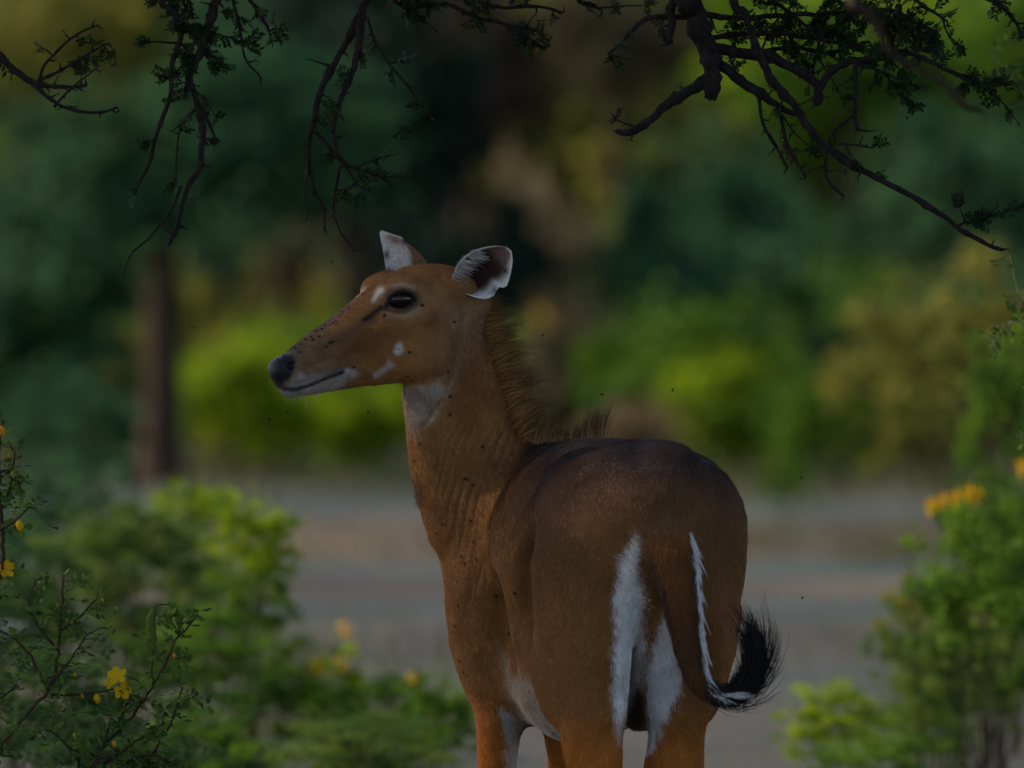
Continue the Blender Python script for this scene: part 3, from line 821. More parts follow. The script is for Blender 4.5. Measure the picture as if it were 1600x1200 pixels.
def poly_dist(px, py, poly):
    """signed distance in px to a closed polygon, positive inside; far points get -99"""
    poly = np.asarray(poly, float)
    out = np.full(len(px), -99.0)
    lo = poly.min(0) - 30; hi = poly.max(0) + 30
    s = (px > lo[0]) & (px < hi[0]) & (py > lo[1]) & (py < hi[1])
    x, y = px[s], py[s]
    d = np.full(len(x), 1e9); ins = np.zeros(len(x), bool)
    for (x0, y0), (x1, y1) in zip(poly, np.roll(poly, -1, 0)):
        ex, ey = x1 - x0, y1 - y0
        t = np.clip(((x - x0) * ex + (y - y0) * ey) / (ex * ex + ey * ey + 1e-9), 0, 1)
        d = np.minimum(d, np.hypot(x - x0 - t * ex, y - y0 - t * ey))
        c = (y0 > y) != (y1 > y)
        ins ^= c & (x < (x1 - x0) * (y - y0) / (y1 - y0 + 1e-12) + x0)
    out[s] = np.where(ins, d, -d)
    return out

def line_dist(px, py, pl):
    d = np.full(len(px), 1e9)
    for (x0, y0), (x1, y1) in zip(pl[:-1], pl[1:]):
        ex, ey = x1 - x0, y1 - y0
        t = np.clip(((px - x0) * ex + (py - y0) * ey) / (ex * ex + ey * ey), 0, 1)
        d = np.minimum(d, np.hypot(px - x0 - t * ex, py - y0 - t * ey))
    return d

MOUTH = [(444, 608), (462, 609), (486, 601), (510, 591), (536, 581)]
RUMP_L = [(992, 821), (980, 850), (963, 878), (959, 906), (956, 943), (955, 995), (948, 1069), (955, 1097), (966, 1135), (972, 1175), (976, 1135), (988, 1093), (1004, 1060), (1011, 995), (1007, 939), (997, 883), (1000, 841)]
RUMP_R = [(1036, 955), (1022, 1009), (1009, 1051), (1011, 1107), (1011, 1180), (1024, 1162), (1048, 1111), (1067, 1074), (1064, 1037), (1052, 985)]
BELLY = [(780, 1005), (800, 1055), (861, 1070), (890, 1130), (890, 1175), (815, 1175), (797, 1098)]
FORE_IN = [(780, 1108), (806, 1108), (822, 1170), (824, 1260), (798, 1260), (790, 1180)]
THROAT = [(618, 600), (660, 594), (700, 578), (708, 590), (692, 622), (676, 644), (655, 668), (640, 690), (630, 655), (618, 625)]
NAPE = [(730, 455), (750, 466), (745, 500), (728, 560), (704, 604), (686, 592), (704, 560), (716, 510)]
LIPS = [(425, 602), (446, 607), (470, 604), (510, 588), (542, 577), (556, 586), (530, 602), (495, 622), (455, 632), (425, 616)]
UPLIP = [(455, 590), (466, 578), (478, 588), (510, 582), (538, 574), (530, 583), (486, 600), (462, 606), (448, 604)]
NOSE = [(412, 556), (434, 548), (458, 552), (464, 565), (461, 582), (450, 596), (442, 606), (412, 608)]

def paint(v, n, W):
    px, py = to_px(v)
    N = len(v)
    dy = v[:, 1] - Y0
    n1 = vnoise(v, 0.05, 1); n2 = vnoise(v, 0.012, 2); n3 = vnoise(v, 0.16, 6)
    c = np.tile(np.array([0.245, 0.098, 0.027]), (N, 1))
    def mix(col, w):
        nonlocal c
        w = np.clip(w, 0, 1)[:, None]; c = c * (1 - w) + np.array(col) * w
    head, neck, tor, hl, fl, tl = (W[:, k] for k in (HEAD, NECK, TORSO, HLEG, FLEG, TAIL))
    tl = smooth01(tl, 0.3, 0.7)
    body = 1 - np.clip(head + tl, 0, 1)
    z = v[:, 2]
    # grey brown saddle over back and hips, deepened in place of form shading
    up = smooth01(z + 0.03 * n3, 0.88, 1.10)
    mix((0.056, 0.033, 0.029), up * (1 - 0.85 * neck) * body * smooth01(px, 730, 850))
    mix((0.130, 0.060, 0.024), (smooth01(z, 0.70, 0.92) * (1 - up)) * body * 0.6 * smooth01(px, 760, 850))
    mix((0.42, 0.130, 0.016), smooth01(-z, -0.62, -0.48) * (hl + fl) * 0.85)  # orange brown lower legs, with warm sunlight painted into the coat
    mix((0.16, 0.072, 0.030), np.exp(-((px - 1040) / 60) ** 2 - ((py - 850) / 70) ** 2) * 0.8 * (1 - tl))
    mix((0.12, 0.08, 0.065), np.clip(np.exp(-((px - 1012) / 16) ** 2) * (py < 740) * (z > 0.9) * 0.6, 0, 1))  # pale skylight sheen painted along the spine
    # neck: paler along the jaw, darker ridge at the nape
    mix((0.30, 0.135, 0.044), neck * (0.35 + 0.25 * n1))
    mix((0.13, 0.065, 0.033), neck * smooth01(px - (744 + (py - 465) * 0.38), -34, 2) * 0.7)
    mix((0.30, 0.205, 0.13), smooth01(poly_dist(px, py, NAPE) + 5 * n1, -26, 14) * 0.6 * (head + neck))
    mix((0.36, 0.29, 0.235), smooth01(poly_dist(px, py, THROAT) + 6 * n2 + 6 * n1, -8, 22) * (head + neck) * smooth01(py, 590, 606))
    mix((0.17, 0.12, 0.085), np.exp(-((px - 672) / 8) ** 2 - ((py - 632) / 10) ** 2) * 0.8)
    mix((0.20, 0.14, 0.10), np.exp(-((px - 650) / 14) ** 2 - ((py - 613) / 4) ** 2) * 0.7)
    # pale underside and inner limbs
    mix((0.36, 0.27, 0.20), smooth01(poly_dist(px, py, BELLY) + 6 * n1, -14, 12) * (tor + fl) * 0.9 * (dy < .36))
    mix((0.42, 0.35, 0.30), smooth01(-n[:, 2], 0.55, 0.9) * tor * (dy > -.3) * 0.8)
    mix((0.50, 0.44, 0.40), smooth01(poly_dist(px, py, FORE_IN) + 5 * n2, -5, 7) * fl)
    # white rump wedges
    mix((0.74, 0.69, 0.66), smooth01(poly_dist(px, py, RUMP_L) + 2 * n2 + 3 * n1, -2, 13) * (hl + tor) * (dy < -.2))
    mix((0.55, 0.50, 0.47), smooth01(poly_dist(px, py, RUMP_R) + 3.5 * n2, -4, 6) * (hl + tor) * (dy < -.1))  # right wedge greyer than the left: shade behind the tail painted in
    mix((0.05, 0.04, 0.04), smooth01(poly_dist(px, py, [(978, 1095), (990, 1078), (1012, 1078), (1014, 1120), (1006, 1140), (978, 1140)]), -6, 6) * tor * 0.9)
    # tail, with dark shading stripes painted along its margins
    mix((0.17, 0.060, 0.015), tl * 0.9 * smooth01(py, 800, 850))
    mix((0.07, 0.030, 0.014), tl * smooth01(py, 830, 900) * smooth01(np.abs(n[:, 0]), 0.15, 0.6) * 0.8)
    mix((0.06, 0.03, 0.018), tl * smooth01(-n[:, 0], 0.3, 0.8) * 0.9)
    mix((0.075, 0.034, 0.016), tl * smooth01(py, 880, 1020) * 0.75)
    mix((0.62, 0.58, 0.56), tl * smooth01(n[:, 0], 0.86, 0.98) * (py > 815))
    mix((0.02, 0.016, 0.016), tl * smooth01(px, 1108, 1122))
    # head
    ax = (px - 430) * 0.925 - (py - 580) * 0.38           # along the face from the nose, px
    pr = (px - 430) * 0.38 + (py - 580) * 0.925           # across it, negative towards the bridge
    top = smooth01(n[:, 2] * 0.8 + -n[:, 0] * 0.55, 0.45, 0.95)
    mix((0.29, 0.130, 0.042), head * (0.6 + 0.3 * n1))
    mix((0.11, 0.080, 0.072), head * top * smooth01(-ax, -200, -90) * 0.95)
    mix((0.19, 0.125, 0.085), head * smooth01(-ax, -150, -60) * 0.65)
    mix((0.20, 0.085, 0.035), head * top * smooth01(ax, 170, 230) * 0.6)
    mix((0.27, 0.17, 0.10), head * smooth01(px, 655, 715) * smooth01(py, 440, 500) * 0.65)
    mix((0.15, 0.062, 0.022), head * np.exp(-((px - 575) / 40) ** 2 - ((py - 535) / 30) ** 2) * 0.35)
    mix((0.115, 0.07, 0.045), head * np.exp(-(line_dist(px, py, [(500, 545), (545, 520), (578, 500)]) / 9) ** 2) * 0.55)
    mix((0.36, 0.235, 0.14), head * np.exp(-((px - 632) / 42) ** 2 - ((py - 468) / 27) ** 2) * 0.6)
    mix((0.36, 0.31, 0.28), head * smooth01(poly_dist(px, py, LIPS) + 3 * n2, -6, 6) * 0.95)
    mix((0.34, 0.29, 0.265), head * smooth01(poly_dist(px, py, UPLIP) + 2 * n2, -4, 4) * 0.9)
    mix((0.10, 0.08, 0.075), head * np.exp(-(line_dist(px, py, [(462, 597), (490, 590), (520, 579), (533, 575)]) / 4) ** 2) * 0.6)
    mix((0.02, 0.016, 0.015), head * np.exp(-(line_dist(px, py, MOUTH) / 3.2) ** 2) * 1.2)
    mix((0.014, 0.014, 0.017), head * smooth01(poly_dist(px, py, NOSE) + 2 * n2, -3, 4))
    mix((0.07, 0.055, 0.05), head * smooth01(poly_dist(px, py, [(425, 552), (458, 534), (478, 540), (470, 560)]) + 3 * n2, -6, 8) * 0.55)
    near = v[:, 1] < Y0 + np.array([head_dy(p) for p in (0, 1)])[0] + px * (head_dy(1) - head_dy(0))
    sx = np.where(near, px, px + 28)                       # far side: the same marks mirrored on the other cheek
    mix((0.55, 0.52, 0.51), head * np.exp(-(np.hypot((sx - 622), (py - 545) * 0.8) / (6.8 + n2)) ** 4))
    mix((0.12, 0.08, 0.06), head * np.exp(-(np.hypot((sx - 622), (py - 545)) / 2.4) ** 2) * 0.8)
    mix((0.47, 0.41, 0.37), head * np.exp(-(line_dist(sx, py, [(584, 587), (597, 578), (608, 570)]) / (4.6 + 1.6 * n2)) ** 2) * np.clip(0.75 + 0.3 * n2, 0, 1))
    mix((0.55, 0.51, 0.49), head * np.exp(-(line_dist(sx, py, [(583, 468), (588, 461), (594, 454)]) / (4.8 + 1.4 * n2)) ** 2))
    mix((0.50, 0.42, 0.36), head * np.exp(-(line_dist(sx, py, [(615, 447), (628, 444), (644, 450)]) / 3.5) ** 2) * 0.45)
    mix((0.42, 0.31, 0.22), head * np.exp(-(line_dist(sx, py, [(606, 489), (628, 494), (652, 484)]) / 5) ** 2) * 0.5)
    mix((0.02, 0.012, 0.010), head * np.exp(-(line_dist(sx, py, [(568, 500), (580, 492), (594, 481), (606, 474)]) / 4.2) ** 2) * 1.1)
    mix((0.015, 0.010, 0.009), head * np.exp(-(((sx - 627) / 29) ** 2 + ((py - 468) / 18.5) ** 2) ** 3) * 1.2)
    mix((0.15, 0.07, 0.035), head * smooth01(-py, -440, -418) * smooth01(px, 640, 690) * 0.6)
    c *= (1 + 0.10 * n1 + 0.08 * n2)[:, None]
    # hooves
    mix((0.03, 0.026, 0.024), smooth01(-z, -0.055, -0.04))
    return np.clip(c, 0.004, 0.8)

def build_antelope():
    D, I = build_field()
    v, q, cid = surface_nets(D, I)
    hw = np.where(cid == HEAD, 0.35, 1.0)
    v = relax(v, q, 3, 0.5, hw)
    n = vertex_normals(v, q)
    px, py = to_px(v)
    # skin folds down the neck and shoulder, mouth slit, muscle unevenness
    W = soft_regions(cid, q, len(v))
    ph = (px * 0.90 + py * 0.30 + 7 * vnoise(v, 0.11, 21)) / 12.5 * 2 * math.pi
    fold = smooth01(poly_dist(px, py, [(690, 640), (760, 560), (800, 640), (830, 720), (800, 860), (740, 930), (716, 880), (690, 800), (668, 720)]), -8, 22)
    fold *= np.clip(0.40 + 0.9 * vnoise(v, 0.05, 22), 0, 1.2)
    d = -0.0027 * (1 - np.abs(np.sin(ph / 2))) ** 2 * 2 * fold
    d += np.where(cid == HEAD, -0.0035 * np.exp(-(line_dist(px, py, MOUTH) / 3.0) ** 2), 0)
    wb = W[:, TORSO] + W[:, HLEG] + W[:, FLEG]
    d += wb * (0.0055 * vnoise(v, 0.11, 23) + 0.0012 * vnoise(v, 0.03, 24)) + (1 - wb) * 0.0006 * vnoise(v, 0.02, 25)
    d += np.where(np.isin(cid, (NECK, HEAD)), -0.0045 * np.exp(-(line_dist(px, py, [(726, 495), (716, 545), (705, 590), (690, 625), (666, 662)]) / 5.0) ** 2), 0)
    v = v + n * d[:, None]
    n = vertex_normals(v, q)
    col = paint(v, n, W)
    # bare nose, eyes and hooves shine a little: roughness kept in a second attribute
    root = empty('antelope', (P(960, 1200, 0)[0], Y0, 0)); rl = np.array(root.location)
    tag(root, 'brown antelope seen from behind, head turned left, with white rump stripes', 'antelope')
    me = mesh_np('antelope_body', v - rl, q, True, col)
    wet = smooth01(poly_dist(px, py, NOSE), -2, 3) * (cid == HEAD)
    a = me.attributes.new('wet', 'FLOAT', 'POINT'); a.data.foreach_set('value', wet.astype(np.float32))
    m, nt, b = node_mat('hide')
    at = nt.nodes.new('ShaderNodeAttribute'); at.attribute_name = 'col'
    aw = nt.nodes.new('ShaderNodeAttribute'); aw.attribute_name = 'wet'
    nt.links.new(at.outputs['Color'], b.inputs['Base Color'])
    mr = nt.nodes.new('ShaderNodeMapRange'); mr.inputs[3].default_value = 0.75; mr.inputs[4].default_value = 0.45
    nt.links.new(aw.outputs['Fac'], mr.inputs[0]); nt.links.new(mr.outputs[0], b.inputs['Roughness'])
    vo = nt.nodes.new('ShaderNodeTexVoronoi'); vo.inputs['Scale'].default_value = 420
    tc = nt.nodes.new('ShaderNodeTexCoord'); nt.links.new(tc.outputs['Object'], vo.inputs['Vector'])
    bp = nt.nodes.new('ShaderNodeBump'); bp.inputs['Distance'].default_value = 0.0015; bp.inputs['Strength'].default_value = 0.5
    nt.links.new(vo.outputs['Distance'], bp.inputs['Height']); nt.links.new(bp.outputs[0], b.inputs['Normal'])
    b.inputs['Specular IOR Level'].default_value = 0.2
    body = mobj('body', me, m, root)

    # ---- which surface does a pixel see
    front = n[:, 1] < 0.1
    fv = v[front]; fpx, fpy = px[front], py[front]; fn = n[front]
    def hit(x, y, r=7):
        s = np.where((np.abs(fpx - x) < r) & (np.abs(fpy - y) < r))[0]
        if len(s) == 0: return None, None
        i = s[np.argmin(fv[s, 1] + 0.002 * np.hypot(fpx[s] - x, fpy[s] - y))]
        return fv[i], fn[i]

    # ---- eyes
    em, ent, eb = node_mat('eye_dark')
    eb.inputs['Base Color'].default_value = (0.010, 0.006, 0.005, 1); eb.inputs['Roughness'].default_value = 0.06
    eb.inputs['Specular IOR Level'].default_value = 0.4
    for s in (1, -1):
        p = P(613, 468, head_dy(613)) + np.array(HLAT) * s * 0.0665
        u, w_ = np.linspace(0, 2 * math.pi, 24, endpoint=False), np.linspace(0.02, math.pi - 0.02, 14)
        U, V_ = np.meshgrid(u, w_, indexing='ij')
        fx = unit(np.array([-math.cos(HY), -math.sin(HY), -0.06])); lat = unit(np.array(HLAT) * s); upv = np.cross(fx, lat) * (1 if s < 0 else -1)
        upv = upv if upv[2] > 0 else -upv
        e = (np.cos(U) * np.sin(V_))[..., None] * fx * 0.0275 + (np.sin(U) * np.sin(V_))[..., None] * upv * 0.0180 + np.cos(V_)[..., None] * lat * 0.017
        e = (e + p - rl).reshape(-1, 3)
        i = np.arange(24)[:, None] * 14 + np.arange(13)[None]; j = ((np.arange(24) + 1) % 24)[:, None] * 14 + np.arange(13)[None]
        mobj('eye', mesh_np('eye', e, np.stack([i, i + 1, j + 1, j], -1).reshape(-1, 4)), em, root)

    # ---- ears, cupped leaf shapes
    earm = attr_mat('ear_hide', 0.8, 0.2, noise=0.25, nscale=160, bump=0.001)
    def ear(up_e, lo_e, dyb, dyt, depth, colour):
        nu, ns = 18, 17
        def res(e):
            e = np.asarray(e, float); c = catmull(e, 6); L = np.r_[0, np.cumsum(np.hypot(*np.diff(c, axis=0).T))]; L /= L[-1]
            return np.stack([np.interp(np.linspace(0, 1, nu), L, c[:, k]) for k in (0, 1)], 1)
        a, b_ = res(up_e), res(lo_e)
        front_v = np.zeros((nu, ns, 3)); cc = np.zeros((nu, ns, 3))
        for i in range(nu):
            t = i / (nu - 1)
            for j in range(ns):
                s = j / (ns - 1)
                x, y = a[i] * (1 - s) + b_[i] * s
                dd = dyb + (dyt - dyb) * t + depth * (1 - (2 * s - 1) ** 2) * (1 - 0.55 * t) * min(1, 4 * (1 - t) + .25)
                front_v[i, j] = P(x, y, dd); cc[i, j] = colour(x, y, s, t)
        back = front_v + np.array([0.001, 0.006, -0.001])
        ins = (np.abs(np.linspace(-1, 1, ns)) > 0.99)
        back[:, ins] = front_v[:, ins] + [0, 0.0025, 0]
        vv = np.concatenate([front_v.reshape(-1, 3), back.reshape(-1, 3)])
        bc = np.broadcast_to(np.array([0.20, 0.12, 0.08]), (nu * ns, 3))
        cv = np.concatenate([cc.reshape(-1, 3), bc])
        i = np.arange(nu - 1)[:, None] * ns + np.arange(ns - 1)[None]
        qf = np.stack([i, i + 1, i + ns + 1, i + ns], -1).reshape(-1, 4)
        o = nu * ns
        rim = []
        for k in range(nu - 1):
            rim += [[k * ns, (k + 1) * ns, (k + 1) * ns + o, k * ns + o], [k * ns + ns - 1, k * ns + ns - 1 + o, (k + 1) * ns + ns - 1 + o, (k + 1) * ns + ns - 1]]
        for j in range(ns - 1):
            e = (nu - 1) * ns + j; rim.append([e, e + 1, e + 1 + o, e + o])
        qq = np.vstack([qf, qf[:, ::-1] + o, np.array(rim)])
        mobj('ear', mesh_np('ear', vv - rl, qq, True, cv), earm, root)
        return front_v
    def col_near(x, y, s, t):
        c = np.array([0.030, 0.010, 0.007])
        w = 0.8 * smooth01(np.array(-(x - 700) * 0.62 + 4 * math.sin(y * 1.9)), -24, -6); c = c * (1 - w) + np.array([0.40, 0.35, 0.33]) * w
        w = float(smooth01(np.array(t), 0.62, 0.85)); c = c * (1 - w) + np.array([0.22, 0.135, 0.115]) * w
        w = float(smooth01(np.array(s), 0.70, 0.92)); c = c * (1 - w) + np.array([0.66, 0.60, 0.58]) * w
        w = float(smooth01(np.array(max(1 - s * 14, 1 - (1 - s) * 12, (t - 0.93) * 14)), 0, 1)); c = c * (1 - w) + np.array([0.78, 0.73, 0.71]) * w
        w = math.exp(-((x - 790) / 5) ** 2 - ((y - 424) / 8) ** 2) + math.exp(-((x - 773) / 5) ** 2 - ((y - 455) / 7) ** 2) + 0.8 * math.exp(-((x - 722) / 6) ** 2 - ((y - 447) / 8) ** 2)
        w = min(1, w); return c * (1 - w) + np.array([0.012, 0.012, 0.013]) * w
    ne = ear([(707, 436), (713, 416), (729, 398), (750, 388), (774, 384), (792, 386)],
             [(727, 459), (740, 464), (756, 467), (771, 463), (777, 452), (783, 447), (790, 450), (797, 432), (801, 408), (799, 392)], .350, .318, .046, col_near)
    def col_far(x, y, s, t):
        c = np.array([0.66, 0.62, 0.61])
        w = float(smooth01(np.array(s - 0.42 * t), 0.50, 0.62)); c = c * (1 - w) + np.array([0.24, 0.135, 0.085]) * w
        w = math.exp(-((x - 604) / 4.5) ** 2 - ((y - 398) / 7) ** 2) + 0.8 * math.exp(-((x - 606) / 7) ** 2 - ((y - 422) / 5) ** 2) + .8 * math.exp(-((x - 631) / 3) ** 2 - ((y - 378) / 6) ** 2); w = min(1, w)
        c = c * (1 - w) + np.array([0.015, 0.015, 0.017]) * w
        w = math.exp(-((x - 617) / 11) ** 2 - ((y - 375) / 7) ** 2) * 0.75; return c * (1 - w) + np.array([0.20, 0.12, 0.13]) * w
    fe = ear([(604, 432), (601, 408), (597, 385), (593, 364), (597, 360)], [(672, 418), (658, 398), (644, 385), (634, 378), (629, 371)], .455, .44, .035, col_far)

    # ---- fur, mane, tail tuft as hair strands
    def hair(name, pts, rad, colr, mat, parent=root):
        """pts: (n, k, 3) strands, colr: (n, k, 3)"""
        N, K, _ = pts.shape
        hc = bpy.data.hair_curves.new(name)
        hc.add_curves([K] * N)
        hc.points.foreach_set('position', np.ascontiguousarray(pts - rl, np.float32).ravel())
        hc.points.foreach_set('radius', np.ascontiguousarray(np.broadcast_to(rad, (N, K)), np.float32).ravel())
        a = hc.attributes.new('col', 'FLOAT_COLOR', 'POINT')
        c4 = np.ones((N, K, 4), np.float32); c4[..., :3] = colr
        a.data.foreach_set('color', c4.ravel())
        hc.materials.append(mat)
        o = bpy.data.objects.new(name, hc); link(o, parent)
        return o
    furm = attr_mat('fur', 0.6, 0.12)
    hairm = attr_mat('long_hair', 0.5, 0.12)

    g = np.random.default_rng(99)
    tri = np.vstack([q[:, [0, 1, 2]], q[:, [0, 2, 3]]])
    ar = 0.5 * np.linalg.norm(np.cross(v[tri[:, 1]] - v[tri[:, 0]], v[tri[:, 2]] - v[tri[:, 0]]), axis=1)
    tc_ = cid[tri[:, 0]]
    dens = np.where(tc_ == HEAD, 2.2, np.where(n[tri[:, 0], 1] < 0.25, 1.0, 0.35))
    dens = dens * np.where(wet[tri[:, 0]] > 0.3, 0, 1) * np.where(v[tri[:, 0], 2] < 0.25, 0.2, 1)
    p_ = ar * dens; p_ /= p_.sum()
    NF = 480000
    t = g.choice(len(tri), NF, p=p_)
    r1 = np.sqrt(g.uniform(size=NF)); r2 = g.uniform(size=NF)
    w0, w1, w2 = 1 - r1, r1 * (1 - r2), r1 * r2
    T = tri[t]
    rp = v[T[:, 0]] * w0[:, None] + v[T[:, 1]] * w1[:, None] + v[T[:, 2]] * w2[:, None]
    rn = unit(n[T[:, 0]] * w0[:, None] + n[T[:, 1]] * w1[:, None] + n[T[:, 2]] * w2[:, None])
    rc = cid[T[:, 0]]
    rW = W[T[:, 0]] * w0[:, None] + W[T[:, 1]] * w1[:, None] + W[T[:, 2]] * w2[:, None]
    rpx, rpy = to_px(rp)
    eye = ((rpx - 627) / 25) ** 2 + ((rpy - 468) / 16) ** 2
    keep = ~((rc == HEAD) & (eye < 1))
    flow = np.zeros((6, 3))
    back = np.array([math.sin(YAW), -math.cos(YAW), 0])
    flow[TORSO] = back * 0.8 + np.array([0, 0, -0.7]); flow[NECK] = (0.15, -0.1, -1); flow[HEAD] = (0.9, 0.24, -0.25)
    flow[HLEG] = (0.0, -0.15, -1); flow[FLEG] = (0.1, -0.35, -1); flow[TAIL] = (0.25, 0, -1)
    fd = rW @ flow + np.stack([vnoise(rp, 0.06, 41), vnoise(rp, 0.06, 42), vnoise(rp, 0.06, 43)], 1) * 0.16 + g.normal(size=(NF, 3)) * 0.13
    fd = unit(fd - rn * (fd * rn).sum(1, keepdims=True))
    ln = rW @ np.array([0.0105, 0.0090, 0.0050, 0.0100, 0.0085, 0.018]) * g.uniform(0.6, 1.3, NF)
    lift = rW @ np.array([0.16, 0.15, 0.15, 0.16, 0.14, 0.25]) * g.uniform(0.6, 1.4, NF)
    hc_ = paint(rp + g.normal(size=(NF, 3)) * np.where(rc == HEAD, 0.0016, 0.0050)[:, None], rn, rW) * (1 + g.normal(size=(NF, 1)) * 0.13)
    hc_ = np.clip(hc_, 0.004, 0.85)
    d0 = unit(fd + rn * (lift * 1.5)[:, None]); d1 = unit(fd + rn * (lift * 0.4)[:, None])
    a0 = rp - rn * 0.0008; a1 = rp + d0 * (ln * 0.5)[:, None]; a2 = a1 + d1 * (ln * 0.5)[:, None]
    pts = np.stack([a0, a1, a2], 1)[keep]; cc = np.repeat(hc_[keep][:, None], 3, 1) * np.array([0.85, 1.0, 1.12])[None, :, None]
    rad = np.array([0.00042, 0.00036, 0.00012])[None] * np.where(rc == HEAD, 0.62, 1.0)[keep][:, None]
    fo = hair('fur', pts, rad, cc, furm); fo['kind'] = 'stuff'

    def strands(starts, dirs, length, bend, K=6, jit=0.1):
        N = len(starts); s = np.linspace(0, 1, K)[None, :, None]
        d = unit(dirs + g.normal(size=(N, 3)) * jit)
        return starts[:, None] + d[:, None] * (length[:, None, None] * s) + (bend + g.normal(size=(N, 3)) * jit * 0.35)[:, None] * (length[:, None, None] * s ** 2)
    def tri_col(N, K, root_c, mid_c, tip_c, var=0.15):
        s = np.linspace(0, 1, K)[None, :, None]
        c = np.where(s < 0.5, np.array(root_c) * (1 - 2 * s) + np.array(mid_c) * 2 * s, np.array(mid_c) * (2 - 2 * s) + np.array(tip_c) * (2 * s - 1))
        return np.clip(np.broadcast_to(c, (N, K, 3)) * (1 + g.normal(size=(N, 1, 1)) * var), 0.004, 0.8)
    taper = np.array([1, 1, 0.9, 0.75, 0.5, 0.2])
    # mane along the nape
    ridge = catmull([(744, 462), (757, 500), (772, 555), (790, 610), (806, 655), (824, 694)], 10)
    N = 2600
    tt = g.uniform(0, 1, N); k = tt * (len(ridge) - 1); i0 = np.minimum(k.astype(int), len(ridge) - 2); fr = (k - i0)[:, None]
    rp2 = ridge[i0] * (1 - fr) + ridge[i0 + 1] * fr
    dyr = 0.42 + 0.03 * tt
    st = np.array([P(a, b, c) for a, b, c in zip(rp2[:, 0] - 6 + g.normal(size=N) * 5, rp2[:, 1], dyr + g.normal(size=N) * 0.010)])
    NC = 150
    ct = (np.arange(NC) + g.uniform(0, 1, NC)) / NC
    cdir = np.stack([0.80 - 0.15 * ct + g.normal(size=NC) * 0.10, -0.10 + g.normal(size=NC) * 0.20, 0.10 + 0.60 * ct + g.normal(size=NC) * 0.14], 1)
    cl = (0.042 + 0.040 * np.sin(np.clip(ct * 0.95 + 0.05, 0, 1) * math.pi * 0.8)) * g.uniform(0.75, 1.15, NC)
    cid_ = np.clip((tt * NC + g.normal(size=N) * 0.7).astype(int), 0, NC - 1)
    cb = np.array([P(*r) for r in np.c_[np.interp(ct, np.linspace(0, 1, len(ridge)), ridge[:, 0]), np.interp(ct, np.linspace(0, 1, len(ridge)), ridge[:, 1]), 0.42 + 0.03 * ct]])
    L = cl[cid_] * g.uniform(0.45, 1.12, N)
    sp = strands(st, cdir[cid_], L, np.array([0.05, 0, -0.10]), 6, 0.10)
    tip = (cb + unit(cdir) * cl[:, None])[cid_]
    f6 = np.linspace(0, 1, 6)[None, :, None]
    sp = sp + (cb[cid_] + unit(cdir)[cid_] * L[:, None] - st - unit(cdir)[cid_] * L[:, None])[:, None] * (0.65 * f6 ** 1.3)
    hair('mane', sp, 0.00042 * taper[None], tri_col(N, 6, (.26, .110, .034), (.32, .165, .052), (.030, .018, .010), 0.34), hairm)
    # tuft on the withers
    N = 1100
    u = g.uniform(0, 1, N) ** 0.8
    st = np.array([P(832 + 116 * a, 702 + 4 * math.sin(a * 3) + b * 2, .44 - .15 * a + b * .012) for a, b in zip(u, g.normal(size=N))])
    uc = np.round(u * 34) / 34
    gg = np.sin(uc * 1234.5)
    dirs = np.stack([0.34 - 0.40 * uc ** 2 + 0.14 * gg + (uc - u) * 6, g.normal(size=N) * 0.12, np.ones(N)], 1)
    L = (0.044 + 0.040 * np.exp(-((u - 0.80) / 0.25) ** 2) + 0.030 * np.exp(-(u / 0.14) ** 2)) * g.uniform(0.5, 1.15, N) * (1 + 0.16 * gg)
    hair('withers_tuft', strands(st, dirs, L, np.array([0.04, 0, 0]), 6, 0.10), 0.00055 * taper[None], tri_col(N, 6, (.26, .13, .05), (.26, .145, .055), (.014, .010, .008), 0.3), hairm)
    # throat tuft
    N = 260
    st = np.array([P(650 + 8 * a, 735 + 45 * a, .45 + b * .02) for a, b in zip(g.uniform(0, 1, N), g.normal(size=N))])
    hair('throat_tuft', strands(st, np.tile([-0.25, -0.2, -1.0], (N, 1)), g.uniform(.015, .034, N), np.array([0.1, 0, 0]), 6, 0.2), 0.0004 * taper[None], tri_col(N, 6, (.16, .08, .04), (.09, .05, .03), (.03, .02, .015)), hairm)
    # tail tuft: long black hair swept round and up
    K = 12
    cp = catmull([(1096, 1066, -.585), (1122, 1090, -.59), (1152, 1088, -.59), (1178, 1060, -.59), (1186, 1020, -.59), (1178, 982, -.585), (1160, 944, -.58)], 8)
    C = np.array([P(*r) for r in cp]); M = len(C)
    N = 1700
    s0 = g.uniform(0.0, 0.34, N); s1 = np.clip(s0 + g.uniform(0.28, 0.72, N), 0, 1.02)
    off_ = g.normal(size=(N, 3)) * [0.007, 0.007, 0.007]
    spread = g.normal(size=(N, 3)) * [0.011, 0.008, 0.011]
    flare = g.uniform(0, 1, N)
    pts = np.zeros((N, K, 3))
    for kk in range(K):
        f = kk / (K - 1); s = np.clip(s0 + (s1 - s0) * f, 0, 1) * (M - 1)
        i0 = np.minimum(s.astype(int), M - 2); fr = (s - i0)[:, None]
        base = C[i0] * (1 - fr) + C[i0 + 1] * fr
        tg = unit(C[i0 + 1] - C[i0]); out_ = np.stack([tg[:, 2], 0 * tg[:, 0], -tg[:, 0]], 1)
        pts[:, kk] = base + off_ * (1 - 0.3 * f) + spread * f * 0.7 + out_ * ((flare - 0.62)[:, None] * 0.042 * f ** 1.5 - 0.004) + (flare > 0.94)[:, None] * out_ * 0.030 * f ** 2
    tc12 = np.r_[np.ones(8), .85, .65, .45, .15]
    hair('tail_tuft', pts, 0.00060 * tc12[None], tri_col(N, K, (.018, .013, .012), (.010, .008, .008), (.008, .007, .007), 0.2), hairm)
    # white fringe down the right edge of the tail and along the tuft
    N = 400
